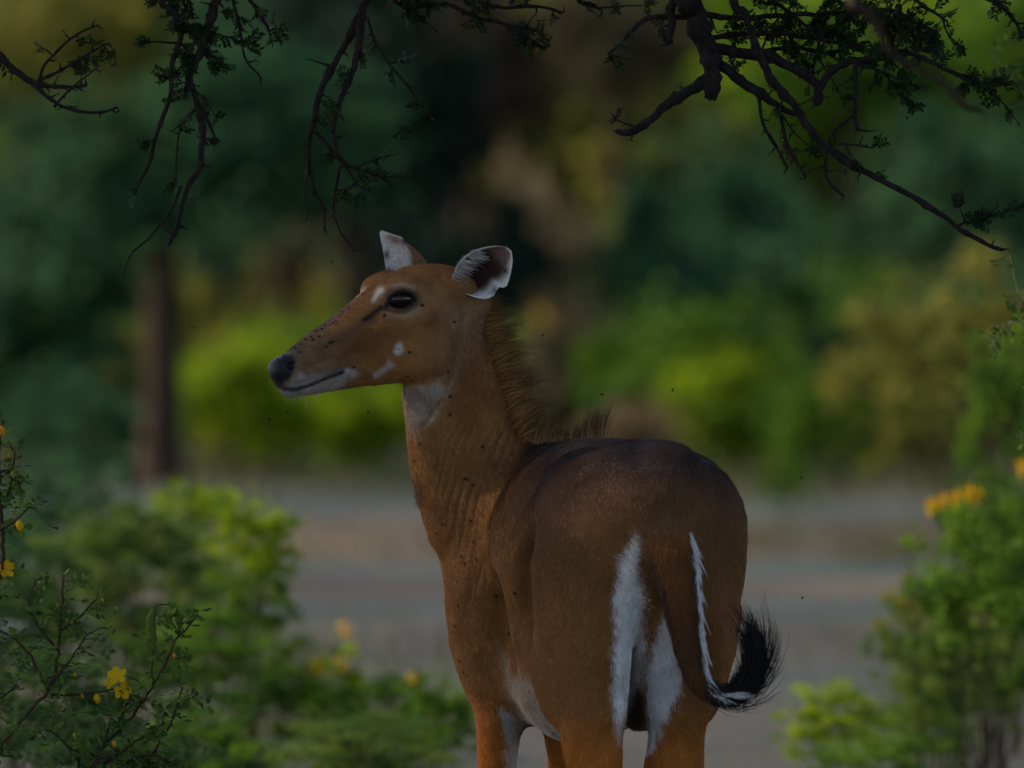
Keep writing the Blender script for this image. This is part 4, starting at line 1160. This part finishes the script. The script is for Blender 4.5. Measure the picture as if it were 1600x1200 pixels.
    e = catmull([(1074, 822, -.52), (1088, 870, -.555), (1090, 920, -.58), (1095, 975, -.588), (1100, 1020, -.59), (1106, 1060, -.592), (1122, 1083, -.60), (1150, 1086, -.605)], 8)
    E = np.array([P(*r) for r in e]); s = g.uniform(0, 1, N) * (len(E) - 1); i0 = np.minimum(s.astype(int), len(E) - 2); fr = (s - i0)[:, None]
    st = E[i0] * (1 - fr) + E[i0 + 1] * fr + g.normal(size=(N, 3)) * 0.0028
    tg = unit(E[i0 + 1] - E[i0])
    hair('tail_fringe', strands(st, tg + [0.10, -0.08, 0], g.uniform(.018, .045, N), np.zeros(3), 6, 0.10), 0.00055 * taper[None], tri_col(N, 6, (.62, .58, .57), (.66, .62, .61), (.60, .57, .56), 0.1), hairm)
    # ear hair, whiskers
    N = 200
    ii = g.integers(0, 10, N); jj = g.integers(0, 4, N)
    st = ne[ii, jj] + g.normal(size=(N, 3)) * 0.002
    hair('ear_hair', strands(st, ne[np.minimum(ii + 3, 17), 8] - ne[ii, jj] + [0, -0.03, 0], g.uniform(.010, .034, N), np.zeros(3), 6, 0.012), 0.00042 * taper[None], tri_col(N, 6, (.48, .43, .42), (.52, .48, .47), (.45, .40, .39)), hairm)
    N = 16
    st = np.array([P(440 + 60 * a, 618 - 8 * a, head_dy(450) + b * .014) for a, b in zip(g.uniform(0, 1, N), g.normal(size=N))])
    hair('whiskers', strands(st, np.tile([-0.15, -0.2, -1.0], (N, 1)), g.uniform(.012, .032, N), np.array([0.1, 0, 0]), 6, 0.35), 0.00018 * taper[None], tri_col(N, 6, (.5, .48, .46), (.5, .48, .46), (.5, .48, .46)), hairm)
    return hit

hit = build_antelope()

# ------------------------------------------------------------------ thorny tree whose twigs hang above the antelope
def build_overhead_tree():
    g = np.random.default_rng(17)
    root = empty('thorn_tree', (3.3, 18.3, 0)); rl = np.array(root.location)
    tag(root, 'dark thorny tree with gnarled bare twigs hanging over the antelope', 'tree')
    A = Acc()
    pts = catmull([(3.3, 18.3, -0.1), (3.25, 18.28, 0.8), (3.05, 18.2, 1.6), (2.7, 18.0, 2.25), (2.0, 17.7, 2.62), (1.0, 17.35, 2.72), (0.0, 17.25, 2.78), (-1.0, 17.2, 2.72), (-1.9, 17.2, 2.55)], 8)
    A.tube(pts - rl, np.interp(np.linspace(0, 1, len(pts)), [0, .05, .4, .7, 1], [0.24, 0.17, 0.12, 0.07, 0.03]), 12, 0.05)
    for e in ([3.2, 18.8, 4.2], [4.6, 18.9, 3.6], [4.3, 17.2, 3.5], [2.4, 19.4, 4.0]):
        q = catmull([(3.15, 18.25, 1.35), (np.array(e) + [3.1, 18.2, 2.0]) / 2 + g.normal(size=3) * 0.15, e], 8)
        A.tube(q - rl, np.linspace(0.09, 0.03, len(q)), 9, 0.05)
    mobj('trunk', A.mesh('trunk'), BARK_DARK, root)
    limb = pts[len(pts) // 3:]
    def to_limb(p):
        """the nearest point of the great limb above"""
        d = np.linalg.norm((limb - p) * [1.6, 1, 0.3], axis=1)
        return limb[np.argmin(d)]

    def pinna(L, base, ax, nl, size):
        sd = unit(np.cross(ax, g.normal(size=3))); nn = np.cross(ax, sd)
        for k in range(nl):
            f = (k + 1) / nl
            for s in (1, -1):
                c = base + ax * size * f + sd * s * size * 0.20 + g.normal(size=3) * size * 0.03
                a = unit(sd * s + ax * 0.5 + g.normal(size=3) * 0.2) * size * 0.26
                w = unit(np.cross(a, nn)) * size * 0.10
                L[0].append([c - a, c + w, c + a, c - w])
        L[1].append((base, base + ax * size))

    def branch(ctrl, r0, r1, dy=0.0, leaves=1.0, spurs=1.0, up=True, side=0.0, name='branch', mat=BARK_DARK, dy1=None, seedoff=0, sz=1.0, twigs=0):
        """ctrl pixel path; radii in px; dy the distance from the antelope's middle"""
        ctrl = np.asarray(ctrl, float)
        n = len(ctrl); dys = np.linspace(dy, dy if dy1 is None else dy1, n)
        w = np.array([P(a, b, d) for (a, b), d in zip(ctrl, dys)])
        rr = np.linspace(r0, r1, n) / 780 * (1.15 if ctrl[0][0] < 950 else 0.85)
        if up:
            t = to_limb(w[0]); mid = (t + w[0]) / 2 + np.array([0, 0, 0.02]) + g.normal(size=3) * 0.03
            w = np.vstack([t, mid, w]); rr = np.r_[rr[0] * 1.5, rr[0] * 1.2, rr]
        cur = catmull(np.c_[w, rr], 7)
        L = np.r_[0, np.cumsum(np.linalg.norm(np.diff(cur[:, :3], axis=0), axis=1))]
        m = max(6, int(L[-1] / 0.011))
        s = np.linspace(0, L[-1], m)
        cc = np.stack([np.interp(s, L, cur[:, k]) for k in range(4)], 1)
        r = np.maximum(cc[:, 3], 0.0011)
        cc[:, :3] += np.stack([np.convolve(g.normal(size=m), np.ones(4) / 4, 'same') for _ in range(3)], 1) * np.minimum(r, 0.010)[:, None] * 0.55
        r = r * (1 + 0.14 * np.convolve(g.normal(size=m), np.ones(3) / 3, 'same') + 0.35 * (g.uniform(size=m) > 0.90))
        B = Acc(); B.tube(cc[:, :3] - rl, r, 8, 0.06)
        LV = ([], [])
        view = slice(0, m)
        # short spurs, thorns and leaf tufts on knots
        idx = [i for i in range(2, m - 1) if cc[i, 2] < 2.15 and g.uniform() < 0.42 * spurs]
        for i in idx + [m - 1]:
            tg = unit(cc[min(i + 1, m - 1), :3] - cc[max(i - 1, 0), :3])
            d = unit(np.cross(tg, g.normal(size=3)) + tg * g.uniform(-.1, .8))
            ln = g.uniform(0.006, 0.020) * sz * (1.0 if g.uniform() < 0.85 else 2.4)
            e = cc[i, :3] + d * ln
            B.tube(np.stack([cc[i, :3], (cc[i, :3] + e) / 2 + g.normal(size=3) * .001, e]) - rl, [min(r[i] * .7, .004), .0022, .0008], 5)
            for s_ in range(2):
                th = unit(d + g.normal(size=3) * 0.7) * g.uniform(.006, .014)
                B.tube(np.stack([e, e + th * .5, e + th]) - rl, [.0011, .0007, .0002], 4)
            if g.uniform() < leaves * 0.7:
                for k in range(int(g.integers(2, 5))):
                    pinna(LV, e, unit(d + g.normal(size=3) * 0.8 + [0, 0, -0.2]), int(g.integers(4, 8)), g.uniform(0.018, 0.038) * sz)
        for k in range(twigs):
            i = int(g.integers(m // 3, m - 1)); d = unit(unit(cc[min(i + 2, m - 1), :3] - cc[i - 2, :3]) + g.normal(size=3) * 0.8 + [0, 0, -.1])
            ln = g.uniform(0.05, 0.13)
            q = catmull([cc[i, :3], cc[i, :3] + d * ln * .5 + g.normal(size=3) * .008, cc[i, :3] + d * ln + g.normal(size=3) * .012], 6)
            B.tube(q - rl, np.linspace(.0028, .001, len(q)), 5, .08)
            for p in q[2:]:
                if g.uniform() < leaves * 0.7:
                    for _ in range(2): pinna(LV, p, unit(d + g.normal(size=3)), int(g.integers(4, 8)), g.uniform(0.014, 0.028))
                th = unit(g.normal(size=3)) * .009; B.tube(np.stack([p, p + th * .5, p + th]) - rl, [.001, .0007, .0002], 4)
        for a, b in LV[1]:
            B.tube(np.stack([a, (a + b) / 2, b]) - rl, [.0006, .0005, .0003], 4)
        o = mobj(name, B.mesh(name), mat, root)
        if LV[0]:
            q = np.array(LV[0]); v = q.reshape(-1, 3) - rl; f = np.arange(len(v)).reshape(-1, 4)
            rv = np.repeat(g.uniform(0, 1, len(q)), 4)
            lo = mobj('leaves', mesh_np('leaves', v, f, False, np.stack([rv] * 3, 1)), LEAF['leaf_acacia'], o)
            lo['kind'] = 'stuff'
        return o

    b = branch
    # right-hand cluster
    b([(1066, -30), (1082, 10), (1098, 55), (1107, 95), (1110, 130), (1108, 153)], 23, 11, 0.0, 0.0, 0.25)
    b([(1119, 112), (1087, 134), (1045, 160), (1013, 186), (982, 207), (964, 206)], 12, 5, 0.0, 0.05, 0.9, up=False, twigs=1)
    b([(1150, -20), (1162, 20), (1179, 74), (1202, 118), (1244, 171), (1290, 227), (1346, 264), (1396, 291), (1452, 324), (1498, 356), (1526, 375), (1565, 389)], 9, 4, -0.03, 0.25, 0.8)
    b([(1108, 80), (1135, 80), (1170, 84), (1211, 90), (1244, 111), (1278, 136), (1276, 165)], 12, 8, 0.03, 0.10, 0.6, up=False)
    b([(1280, 138), (1300, 112), (1330, 98), (1378, 88), (1415, 83), (1457, 99), (1507, 120), (1556, 143)], 7, 3, 0.03, 0.85, 1.5, up=False, twigs=4)
    b([(1119, 96), (1156, 125), (1188, 148), (1221, 168), (1246, 178)], 11, 6, 0.02, 0.1, 0.8, up=False)
    b([(1186, 150), (1188, 178), (1195, 201), (1211, 228), (1230, 262)], 4, 2.5, 0.02, 0.15, 1.3, up=False)
    b([(1216, 166), (1221, 190), (1230, 227), (1246, 254), (1258, 279)], 4.5, 2.5, 0.02, 0.15, 1.3, up=False)
    b([(1222, 180), (1240, 205), (1258, 222), (1272, 243)], 2.2, 1.2, 0.03, 0.1, 0.8, up=False)
    b([(1338, 98), (1337, 130), (1334, 176), (1339, 204)], 6, 4, 0.0, 0.2, 0.9, up=False)
    b([(1334, 180), (1318, 192), (1304, 205), (1295, 219)], 3.5, 2, 0.0, 0.1, 0.8, up=False)
    b([(1290, 228), (1290, 255), (1291, 280), (1306, 296), (1318, 306)], 5, 2.2, -0.03, 0.0, 1.2, up=False)
    b([(1290, 226), (1318, 225), (1345, 228), (1364, 231)], 3, 1.5, -0.03, 0.4, 1.2, up=False)
    b([(1085, 24), (1063, 26), (1017, 28), (985, 48), (971, 68), (950, 84)], 6, 3, 0.02, 0.45, 1.5, up=False)
    b([(1055, -20), (1052, 10), (1047, 66)], 9, 7.5, 0.01, 0.05, 0.5)
    b([(1090, 20), (1150, 30), (1230, 24), (1322, 21), (1392, 18), (1438, 37), (1470, 57)], 6, 3, 0.10, 0.7, 1.8, up=False, twigs=7)
    b([(1110, 60), (1184, 51), (1276, 60), (1325, 70), (1359, 66)], 5, 3, 0.06, 0.65, 1.8, up=False, twigs=7)
    b([(1110, 75), (1160, 82), (1240, 76), (1290, 82), (1330, 74)], 5, 3, 0.14, 0.65, 1.8, up=False, twigs=6)
    b([(1300, -30), (1340, 5), (1380, 30), (1405, 50)], 5, 2.5, 0.2, 0.95, 1.8, twigs=7)
    b([(1180, -30), (1215, 5), (1260, 40), (1300, 58)], 5, 2.5, 0.1, 0.9, 1.6, twigs=7)
    b([(1400, -30), (1430, 0), (1462, 22), (1480, 34)], 4, 2, 0.15, 0.95, 1.8, twigs=5)
    b([(1530, -30), (1555, 0), (1580, 25), (1598, 60)], 5, 3, 0.4, 0.9, 1.8, twigs=6)
    b([(1495, 354), (1512, 346), (1530, 343)], 2.4, 1.4, -0.03, 0.9, 2.5, up=False, twigs=2)
    b([(1510, 352), (1535, 338), (1560, 324)], 1.6, 0.8, -0.03, 0.0, 0.5, up=False)
    b([(1336, 98), (1375, 110), (1395, 128), (1412, 139)], 3, 1.8, 0.0, 0.9, 1.9, up=False, twigs=2)
    b([(1325, -25), (1345, 12), (1369, 42), (1392, 83), (1429, 106), (1480, 134), (1507, 162), (1535, 171)], 6, 4.5, -3.2, 0.0, 0.15, mat=BARK_BROWN)
    # left-hand hanging twigs
    b([(345, -30), (338, 5), (310, 85), (296, 112), (308, 160), (316, 210), (316, 255), (296, 288), (281, 340), (265, 383)], 7, 3, 0.05, 0.40, 1.2, twigs=3)
    b([(282, 290), (270, 322), (235, 370), (203, 400), (188, 452)], 2.2, 1.2, 0.35, 0.1, 0.6, up=False)
    b([(245, -20), (262, 12), (284, 38), (271, 92), (264, 160), (245, 210), (230, 260), (212, 299)], 5, 2.2, 0.05, 0.30, 1.0, twigs=2)
    b([(275, 15), (300, 45), (312, 80), (300, 100)], 4, 2, 0.06, 0.95, 2.0, twigs=6)
    b([(298, 120), (292, 138), (291, 152)], 4, 3, 0.05, 0.2, 1.0, up=False)
    b([(312, 165), (292, 185), (281, 205), (276, 245), (275, 285)], 2, 1, 0.12, 0.3, 1.0, up=False)
    b([(317, 175), (329, 198), (339, 222)], 2.5, 1.5, 0.05, 0.3, 1.2, up=False)
    b([(575, -30), (569, 5), (555, 42), (530, 86), (500, 140), (487, 200), (481, 250), (490, 296), (505, 326), (507, 362)], 6, 2, 0.05, 0.12, 1.0)
    b([(569, 10), (563, 55), (555, 98), (540, 136), (523, 190), (524, 226), (541, 256), (572, 268), (611, 285)], 5.5, 1.8, 0.03, 0.45, 1.1, up=False, twigs=3)
    b([(492, 206), (507, 220), (524, 240), (540, 258)], 3, 2.5, 0.05, 0.3, 1.0, up=False)
    b([(530, 258), (521, 318), (530, 358), (554, 391)], 2.4, 1.2, 0.10, 0.0, 1.0, up=False)
    b([(480, 262), (476, 300), (479, 345)], 1.8, 1, 0.25, 0.1, 0.7, up=False)
    b([(541, 260), (553, 280), (567, 296)], 2, 1, 0.03, 0.4, 1.2, up=False)
    b([(573, 25), (590, 72), (615, 108), (641, 138), (655, 160), (673, 185)], 2.6, 1.3, 0.30, 0.3, 1.0, up=False)
    b([(610, -30), (628, 0), (655, 8), (700, 6), (750, 28), (800, 42), (848, 76)], 4, 2, 0.25, 0.75, 1.6, twigs=5)
    b([(720, -25), (750, 5), (790, 12), (845, 10), (880, 20)], 3, 1.5, 0.35, 0.8, 1.6, twigs=4)
    b([(362, -25), (367, 10), (375, 50), (384, 92), (408, 122)], 3, 1.3, 0.35, 0.5, 1.1)
    b([(388, -25), (398, 8), (415, 36), (425, 66)], 3.5, 1.5, 0.20, 0.35, 1.0)
    b([(900, -25), (925, 5), (942, 18)], 3, 1.5, 0.3, 0.6, 1.4, twigs=2)
    b([(-70, 20), (-40, 55), (-8, 82), (20, 106), (46, 126), (75, 136), (110, 137), (136, 133)], 7, 2, 0.02, 0.45, 1.2)
    b([(50, 132), (95, 166), (140, 175), (165, 174), (183, 167)], 3, 1.5, 0.02, 0.3, 1.1, up=False)
    b([(62, 128), (68, 104), (86, 84), (105, 65), (128, 50), (152, 40)], 2.4, 1.2, 0.03, 0.35, 1.2, up=False)
    b([(60, 126), (95, 110), (120, 95), (145, 80), (171, 68)], 2.4, 1.2, 0.02, 0.45, 1.3, up=False)
    b([(85, 168), (105, 145), (125, 126), (150, 108)], 1.8, 1, 0.05, 0.2, 1.0, up=False)

    # crown above the frame: small leaf clumps on the limbs, it shades the antelope's back
    n = 520
    cx = np.where(g.uniform(size=n) < 0.7, g.uniform(-5.6, 0.6, n), g.uniform(0.6, 4.4, n)); cy = 17.6 + g.normal(size=n) * 1.5; czz = 2.75 + np.abs(g.normal(size=n)) * 0.75
    cc = np.stack([cx, cy, czz], 1)
    k = g.integers(0, n, 110000)
    o = unit(g.normal(size=(110000, 3))) * g.uniform(0, 1, (110000, 1)) ** 0.5 * [0.34, 0.34, 0.16]
    v, f, rv = leaf_cards(cc[k] + o, 0.052, 0.5)
    co = mobj('crown', mesh_np('crown', v - rl, f, False, np.stack([rv] * 3, 1)), LEAF['leaf_acacia'], root); co['kind'] = 'stuff'
    T = Acc()
    for c in cc[::2]:
        t = limb[np.argmin(np.linalg.norm(limb - c, axis=1))]
        q = catmull([t, (t + c) / 2 + g.normal(size=3) * 0.1, c], 4)
        T.tube(q - rl, np.linspace(0.016, 0.005, len(q)), 5)
    mobj('boughs', T.mesh('boughs'), BARK_DARK, root)
build_overhead_tree()

# ------------------------------------------------------------------ flowering twigs close to the antelope, left
def pinnate(L, S, base, ax, pairs, size, g, leaf=0.013, droop=0.3):
    """a feather leaf: opposite oval leaflets on a midrib"""
    ax = unit(ax); sd = unit(np.cross(ax, np.array([0, 0, 1.0]) + g.normal(size=3) * 0.5)); nn = np.cross(sd, ax)
    rib = []
    for k in range(pairs + 1):
        f = k / pairs
        p = base + ax * size * f + np.array([0, 0, -droop]) * size * f * f
        rib.append(p)
        if k == 0: continue
        for s in (1, -1):
            a = unit(sd * s + ax * 0.35 + g.normal(size=3) * 0.18) ; w = unit(np.cross(a, nn + g.normal(size=3) * .25))
            l = leaf * g.uniform(0.75, 1.2) * (0.7 + 0.5 * f); c0 = p + a * l * 0.12
            up_ = np.cross(a, w) * l * 0.07
            pts = [c0, c0 + a * l * .3 + w * l * .24 + up_, c0 + a * l * .72 + w * l * .25 + up_, c0 + a * l, c0 + a * l * .72 - w * l * .25 + up_, c0 + a * l * .3 - w * l * .24 + up_]
            L.append(pts)
    S.append(rib)

def leaves_mesh(name, L, origin, g):
    q = np.array(L); n = len(q)
    v = q.reshape(-1, 3) - origin
    o = np.arange(n)[:, None] * 6
    f = np.vstack([o + [0, 1, 2, 3], o + [0, 3, 4, 5]])
    rv = np.repeat(g.uniform(0, 1, n), 6)
    return mesh_np(name, v, f, False, np.stack([rv] * 3, 1))

def petal_flower(c, axis, size, g):
    """five rounded cupped petals"""
    A = Acc(); axis = unit(axis); u = unit(np.cross(axis, [0.2, 0.4, 0.9])); w = np.cross(axis, u)
    for k in range(5):
        an = k / 5 * 2 * math.pi + g.normal() * 0.12
        r = u * math.cos(an) + w * math.sin(an); t = np.cross(axis, r)
        rows = []
        for i, (f, wd) in enumerate([(0.04, .07), (.25, .24), (.55, .42), (.82, .40), (1.0, .16)]):
            for s in (-1, -.4, .4, 1):
                rows.append(c + size * (r * f * (1 - .06 * s * s) + t * wd * s * .8 + axis * (0.30 * f * f + 0.08 * s * s * f + g.normal() * .015)))
        f4 = np.array([[i * 4 + j, i * 4 + j + 1, i * 4 + j + 5, i * 4 + j + 4] for i in range(4) for j in range(3)])
        tri = np.vstack([f4[:, [0, 1, 2]], f4[:, [0, 2, 3]]])
        A.add(np.array(rows), tri, g.uniform(0.2, 1))
    return A

def build_twig_plant(name, label, base, stems, g, leafsize=0.016, density=2.6, flowers=(), pods=(), buds=(), stem_mat=STEM_RED, dead=()):
    """stems: pixel paths with a depth offset; all rise from one root on the ground"""
    root = empty(name, (base[0], base[1], 0)); rl = np.array(root.location)
    tag(root, label, 'shrub')
    for path, dy, r0, r1, lv in stems:
        w = np.array([P(a, b_, dy) for a, b_ in path])
        cur = catmull(w, 8); Ls = np.r_[0, np.cumsum(np.linalg.norm(np.diff(cur, axis=0), axis=1))]
        m = max(5, int(Ls[-1] / 0.012)); s = np.linspace(0, Ls[-1], m)
        cc = np.stack([np.interp(s, Ls, cur[:, k]) for k in range(3)], 1) + g.normal(size=(m, 3)) * 0.0012
        B = Acc(); B.tube(cc - rl, np.linspace(r0, r1, m) / 780, 7, 0.05)
        L, S = [], []
        for i in range(1, m):
            if g.uniform() < density * lv:
                tg = unit(cc[i] - cc[i - 1])
                d = unit(np.cross(tg, g.normal(size=3)) + tg * 0.5 + [0, 0, 0.1])
                pinnate(L, S, cc[i], d, int(g.integers(3, 6)), g.uniform(0.028, 0.055), g, leafsize, g.uniform(0, .5))
        for rib in S:
            B.tube(np.array(rib) - rl, np.linspace(.0009, .0004, len(rib)), 4)
        o = mobj('stem', B.mesh('stem'), stem_mat, root)
        if L:
            lo = mobj('leaves', leaves_mesh('leaves', L, rl, g), LEAF['leaf_senna'], o); lo['kind'] = 'stuff'
    for fx, fy, dy, size, ax in flowers:
        fo = mobj('flower', None or petal_flower(P(fx, fy, dy) - rl, np.array(ax), size, g).mesh('flower'), LEAF['petal_yellow'], root)
    for px_, py_, dy, size, mat in buds:
        size *= 0.75; c = P(px_, py_, dy) - rl; A = Acc()
        A.tube(np.array([c, c + [0, 0, -size * .35], c + [size * .1, 0, -size * .75], c + [size * .12, 0, -size]]), [size * .12, size * .36, size * .28, size * .05], 8)
        me = A.mesh('bud'); a_ = me.attributes['col']; mobj('bud', me, LEAF[mat], root)
    for path, dy, wd in pods:
        w = catmull(np.array([P(a, b_, dy) for a, b_ in path]) - rl, 5)
        A = Acc(); n = len(w)
        rad = wd / 780 * np.sin(np.linspace(0.12, math.pi - 0.12, n)) ** 0.5 * (1 + 0.18 * np.sin(np.arange(n) * 1.9))
        v, f = tube(w, rad, 8); ctr = np.repeat(w, 8, 0); v[:n * 8, 1] = ctr[:, 1] + (v[:n * 8, 1] - ctr[:, 1]) * 0.35
        A.add(v, f, 0.9); mobj('seed_pod', A.mesh('seed_pod'), LEAF['leaf_senna'], root)
    return root

g = np.random.default_rng(23)
B0 = P(40, 1600, -0.1)
build_twig_plant('flowering_shrub', 'sharp flowering shrub with small feather leaves, seed pods and yellow flower', (B0[0], B0[1]), [
    ([(40, 1590), (0, 1350), (-30, 1200), (0, 1165), (50, 1105), (75, 1080), (90, 1030), (95, 960), (98, 900)], -.1, 6, 2, .50),
    ([(75, 1080), (50, 1030), (25, 1000), (0, 985)], -.1, 3, 1.6, .75),
    ([(95, 985), (130, 960), (150, 935)], -.08, 2.4, 1.2, .65),
    ([(92, 1020), (60, 980), (45, 940), (55, 905)], -.06, 2.4, 1.2, .65),
    ([(78, 1085), (115, 1086), (150, 1083), (185, 1075)], -.1, 2.6, 1.2, .35),
    ([(80, 1070), (110, 1030), (140, 990), (165, 980)], -.12, 2.2, 1.2, .45),
    ([(60, 1590), (110, 1400), (130, 1250), (160, 1170), (190, 1120), (205, 1085)], -.05, 5, 2, .6),
    ([(160, 1170), (205, 1120), (240, 1070), (262, 1030), (278, 990), (285, 965)], -.05, 3, 1.4, .60),
    ([(240, 1070), (236, 1040), (240, 1005), (232, 980), (240, 950), (262, 944)], -.05, 1.8, 1.0, .15),
    ([(278, 995), (290, 985), (302, 968), (310, 955)], -.05, 1.8, 1.0, .5),
    ([(130, 1250), (170, 1190), (225, 1150), (255, 1130)], -.02, 3, 1.5, .75),
    ([(130, 1250), (120, 1190), (90, 1150), (70, 1140)], -.05, 3, 1.5, .75),
    ([(140, 1230), (200, 1190), (240, 1180), (268, 1190)], 0.0, 3, 1.5, .8),
    ([(135, 1240), (150, 1200), (165, 1150), (172, 1125)], -.08, 3, 1.5, .8),
    ([(40, 1590), (-20, 1300), (-60, 1130), (-20, 1100), (10, 1085), (25, 1070)], -.02, 4, 1.6, .6),
    ([(60, 1590), (150, 1350), (215, 1220), (265, 1130), (285, 1075)], 0.03, 4, 1.6, .55),
], g, flowers=[(184, 1058, -.13, .022, (-.2, -.9, .5)), (190, 1078, -.12, .020, (.35, -.8, -.2)), (172, 1066, -.10, .014, (-.6, -.7, .1))],
    pods=[([(262, 941), (270, 948), (272, 958), (262, 966), (255, 962)], -.05, 6.5), ([(240, 952), (235, 970), (238, 995), (240, 1016)], -.05, 7.5), ([(284, 960), (280, 970), (279, 980)], -.05, 5),
          ([(276, 1032), (277, 1050), (276, 1062)], -.05, 6)],
    buds=[(272, 1020, -.06, .016, 'petal_orange'), (128, 1084, -.1, .013, 'petal_orange'), (151, 1084, -.1, .028, 'petal_yellow'), (116, 1050, -.1, .014, 'petal_yellow'), (116, 1145, -.08, .013, 'petal_orange'), (272, 1125, -.05, .016, 'leaf_bright'), (178, 1157, -.08, .02, 'petal_orange'), (160, 935, -.08, .010, 'petal_orange')])
B1 = P(-60, 1600, 0.1)
build_twig_plant('leafy_twig', 'upright red stemmed twig with hanging yellowed leaves, taller than the flowering shrub', (B1[0], B1[1]), [
    ([(-60, 1590), (-40, 1250), (-12, 960), (2, 895), (4, 850), (0, 790), (-2, 700), (4, 655)], .1, 6, 3, .35),
    ([(0, 800), (14, 760), (22, 720), (16, 690)], .1, 2.4, 1.2, .75),
    ([(-2, 830), (20, 815), (38, 800), (48, 790)], .08, 2.4, 1.2, .75),
    ([(-4, 740), (10, 735), (24, 745), (34, 770)], .1, 2.4, 1.2, .75),
], g, flowers=[(10, 890, .1, .02, (.2, -.8, .3))], buds=[(30, 812, .05, .032, 'petal_yellow'), (16, 705, .06, .024, 'leaf_olive'), (20, 735, .06, .022, 'leaf_olive'), (2, 665, .06, .03, 'petal_orange')])
B2 = P(1660, 1600, .9)
build_twig_plant('pale_twig', 'thin pale twig with a few lime green leaflets beside the tall blossom bush', (B2[0], B2[1]), [
    ([(1660, 1580), (1650, 1100), (1630, 700), (1600, 515), (1570, 510), (1545, 515)], 1.0, 5, 1.3, .12),
    ([(1630, 700), (1620, 540), (1595, 470), (1584, 430), (1578, 400)], 1.0, 3, 1.3, .30),
    ([(1630, 700), (1640, 400), (1620, 200), (1590, 130), (1560, 100), (1548, 80)], 1.3, 3, 1.2, .16),
], g, stem_mat=TWIG_TAN, leafsize=.018)

# ------------------------------------------------------------------ flies, on the hide and in the air
def fly_mesh():
    A = Acc()
    def blob(c, r, n=8):
        z = np.linspace(-1, 1, 6); ring = np.sqrt(np.clip(1 - z * z, 0.02, 1))
        A.tube(np.stack([c[0] + z * r[0], np.full(6, c[1]), np.full(6, c[2])], 1), ring * r[1], n)
    blob((0, 0, .0012), (.0020, .0013)); blob((.0030, 0, .0011), (.0024, .0013)); blob((-.0024, 0, .0012), (.0010, .0010))
    for s in (1, -1):
        A.add(np.array([(0, s * .0006, .002), (.0022, s * .0034, .0022), (.0056, s * .0030, .002), (.0046, s * .0009, .0021)]), np.array([[0, 1, 2], [0, 2, 3]]), 1)
        for k in (-1, 0, 1):
            A.tube(np.array([(k * .001, s * .0006, .0008), (k * .0016, s * .0022, .0012), (k * .0022, s * .0028, -.0004)]), [.0002, .0002, .0001], 4)
    return A.mesh('fly')
FLY = fly_mesh()
fm, fnt, fb = node_mat('fly_black'); fb.inputs['Base Color'].default_value = (.012, .011, .011, 1); fb.inputs['Roughness'].default_value = .7; fb.inputs['Specular IOR Level'].default_value = .1
FLY.materials.append(fm)
FG = np.random.default_rng(77)
def put_fly(x, y, label, group, air=None):
    o = bpy.data.objects.new('fly', FLY)
    if air is None:
        p, nrm = hit(x, y)
        if p is None: return
        q = Vector(nrm).to_track_quat('Z', 'Y')
        o.rotation_mode = 'QUATERNION'
        from mathutils import Quaternion
        o.rotation_quaternion = q @ Quaternion((0, 0, 1), FG.uniform(0, 6.28)); o.location = p + nrm * 0.0022
    else:
        o.location = P(x, y, air); o.rotation_euler = FG.uniform(0, 6.28, 3)
    o.scale = (FG.uniform(.65, .95),) * 3
    link(o); tag(o, label, 'fly', group)
for x, y in [(430, 557), (441, 552), (462, 545), (470, 538), (478, 530), (486, 526), (493, 519), (503, 513), (508, 507), (521, 504), (533, 486), (531, 494), (545, 481), (524, 502), (498, 526), (466, 551), (510, 540), (516, 535), (520, 532), (490, 530), (563, 455)]:
    put_fly(x, y, 'tiny black fly sitting on the bridge of the antelope muzzle', 'flies on the muzzle')
for x, y in [(601, 494), (638, 551), (551, 575), (636, 588), (709, 501), (660, 478), (533, 584)]:
    put_fly(x, y, 'tiny black fly sitting on the antelope cheek', 'flies on the cheek')
for x, y in [(702, 621), (702, 648), (657, 694), (700, 579), (726, 747), (741, 761), (734, 813), (729, 745), (740, 845), (719, 868), (738, 871), (727, 881), (691, 818), (683, 832), (755, 700), (648, 720)]:
    put_fly(x, y, 'tiny black fly sitting on the antelope neck', 'flies on the neck')
for x, y in [(803, 924), (767, 934), (773, 937), (791, 990), (710, 943), (705, 980), (709, 1035), (714, 1052), (720, 1060), (1006, 1128)]:
    put_fly(x, y, 'tiny black fly sitting on the antelope shoulder or flank', 'flies on the shoulder and flank')
for x, y, a in [(842, 437, .1), (884, 437, .2), (984, 490, .15), (848, 523, .1), (1050, 610, .0), (940, 616, .3), (1254, 933, -.1), (1252, 745, .3), (575, 645, .3), (422, 656, .1), (450, 645, .5), (1418, 185, .1), (303, 513, .5), (596, 352, .3), (520, 410, .4)]:
    put_fly(x, y, 'tiny black fly hovering in the air around the antelope', 'flies in the air', a)
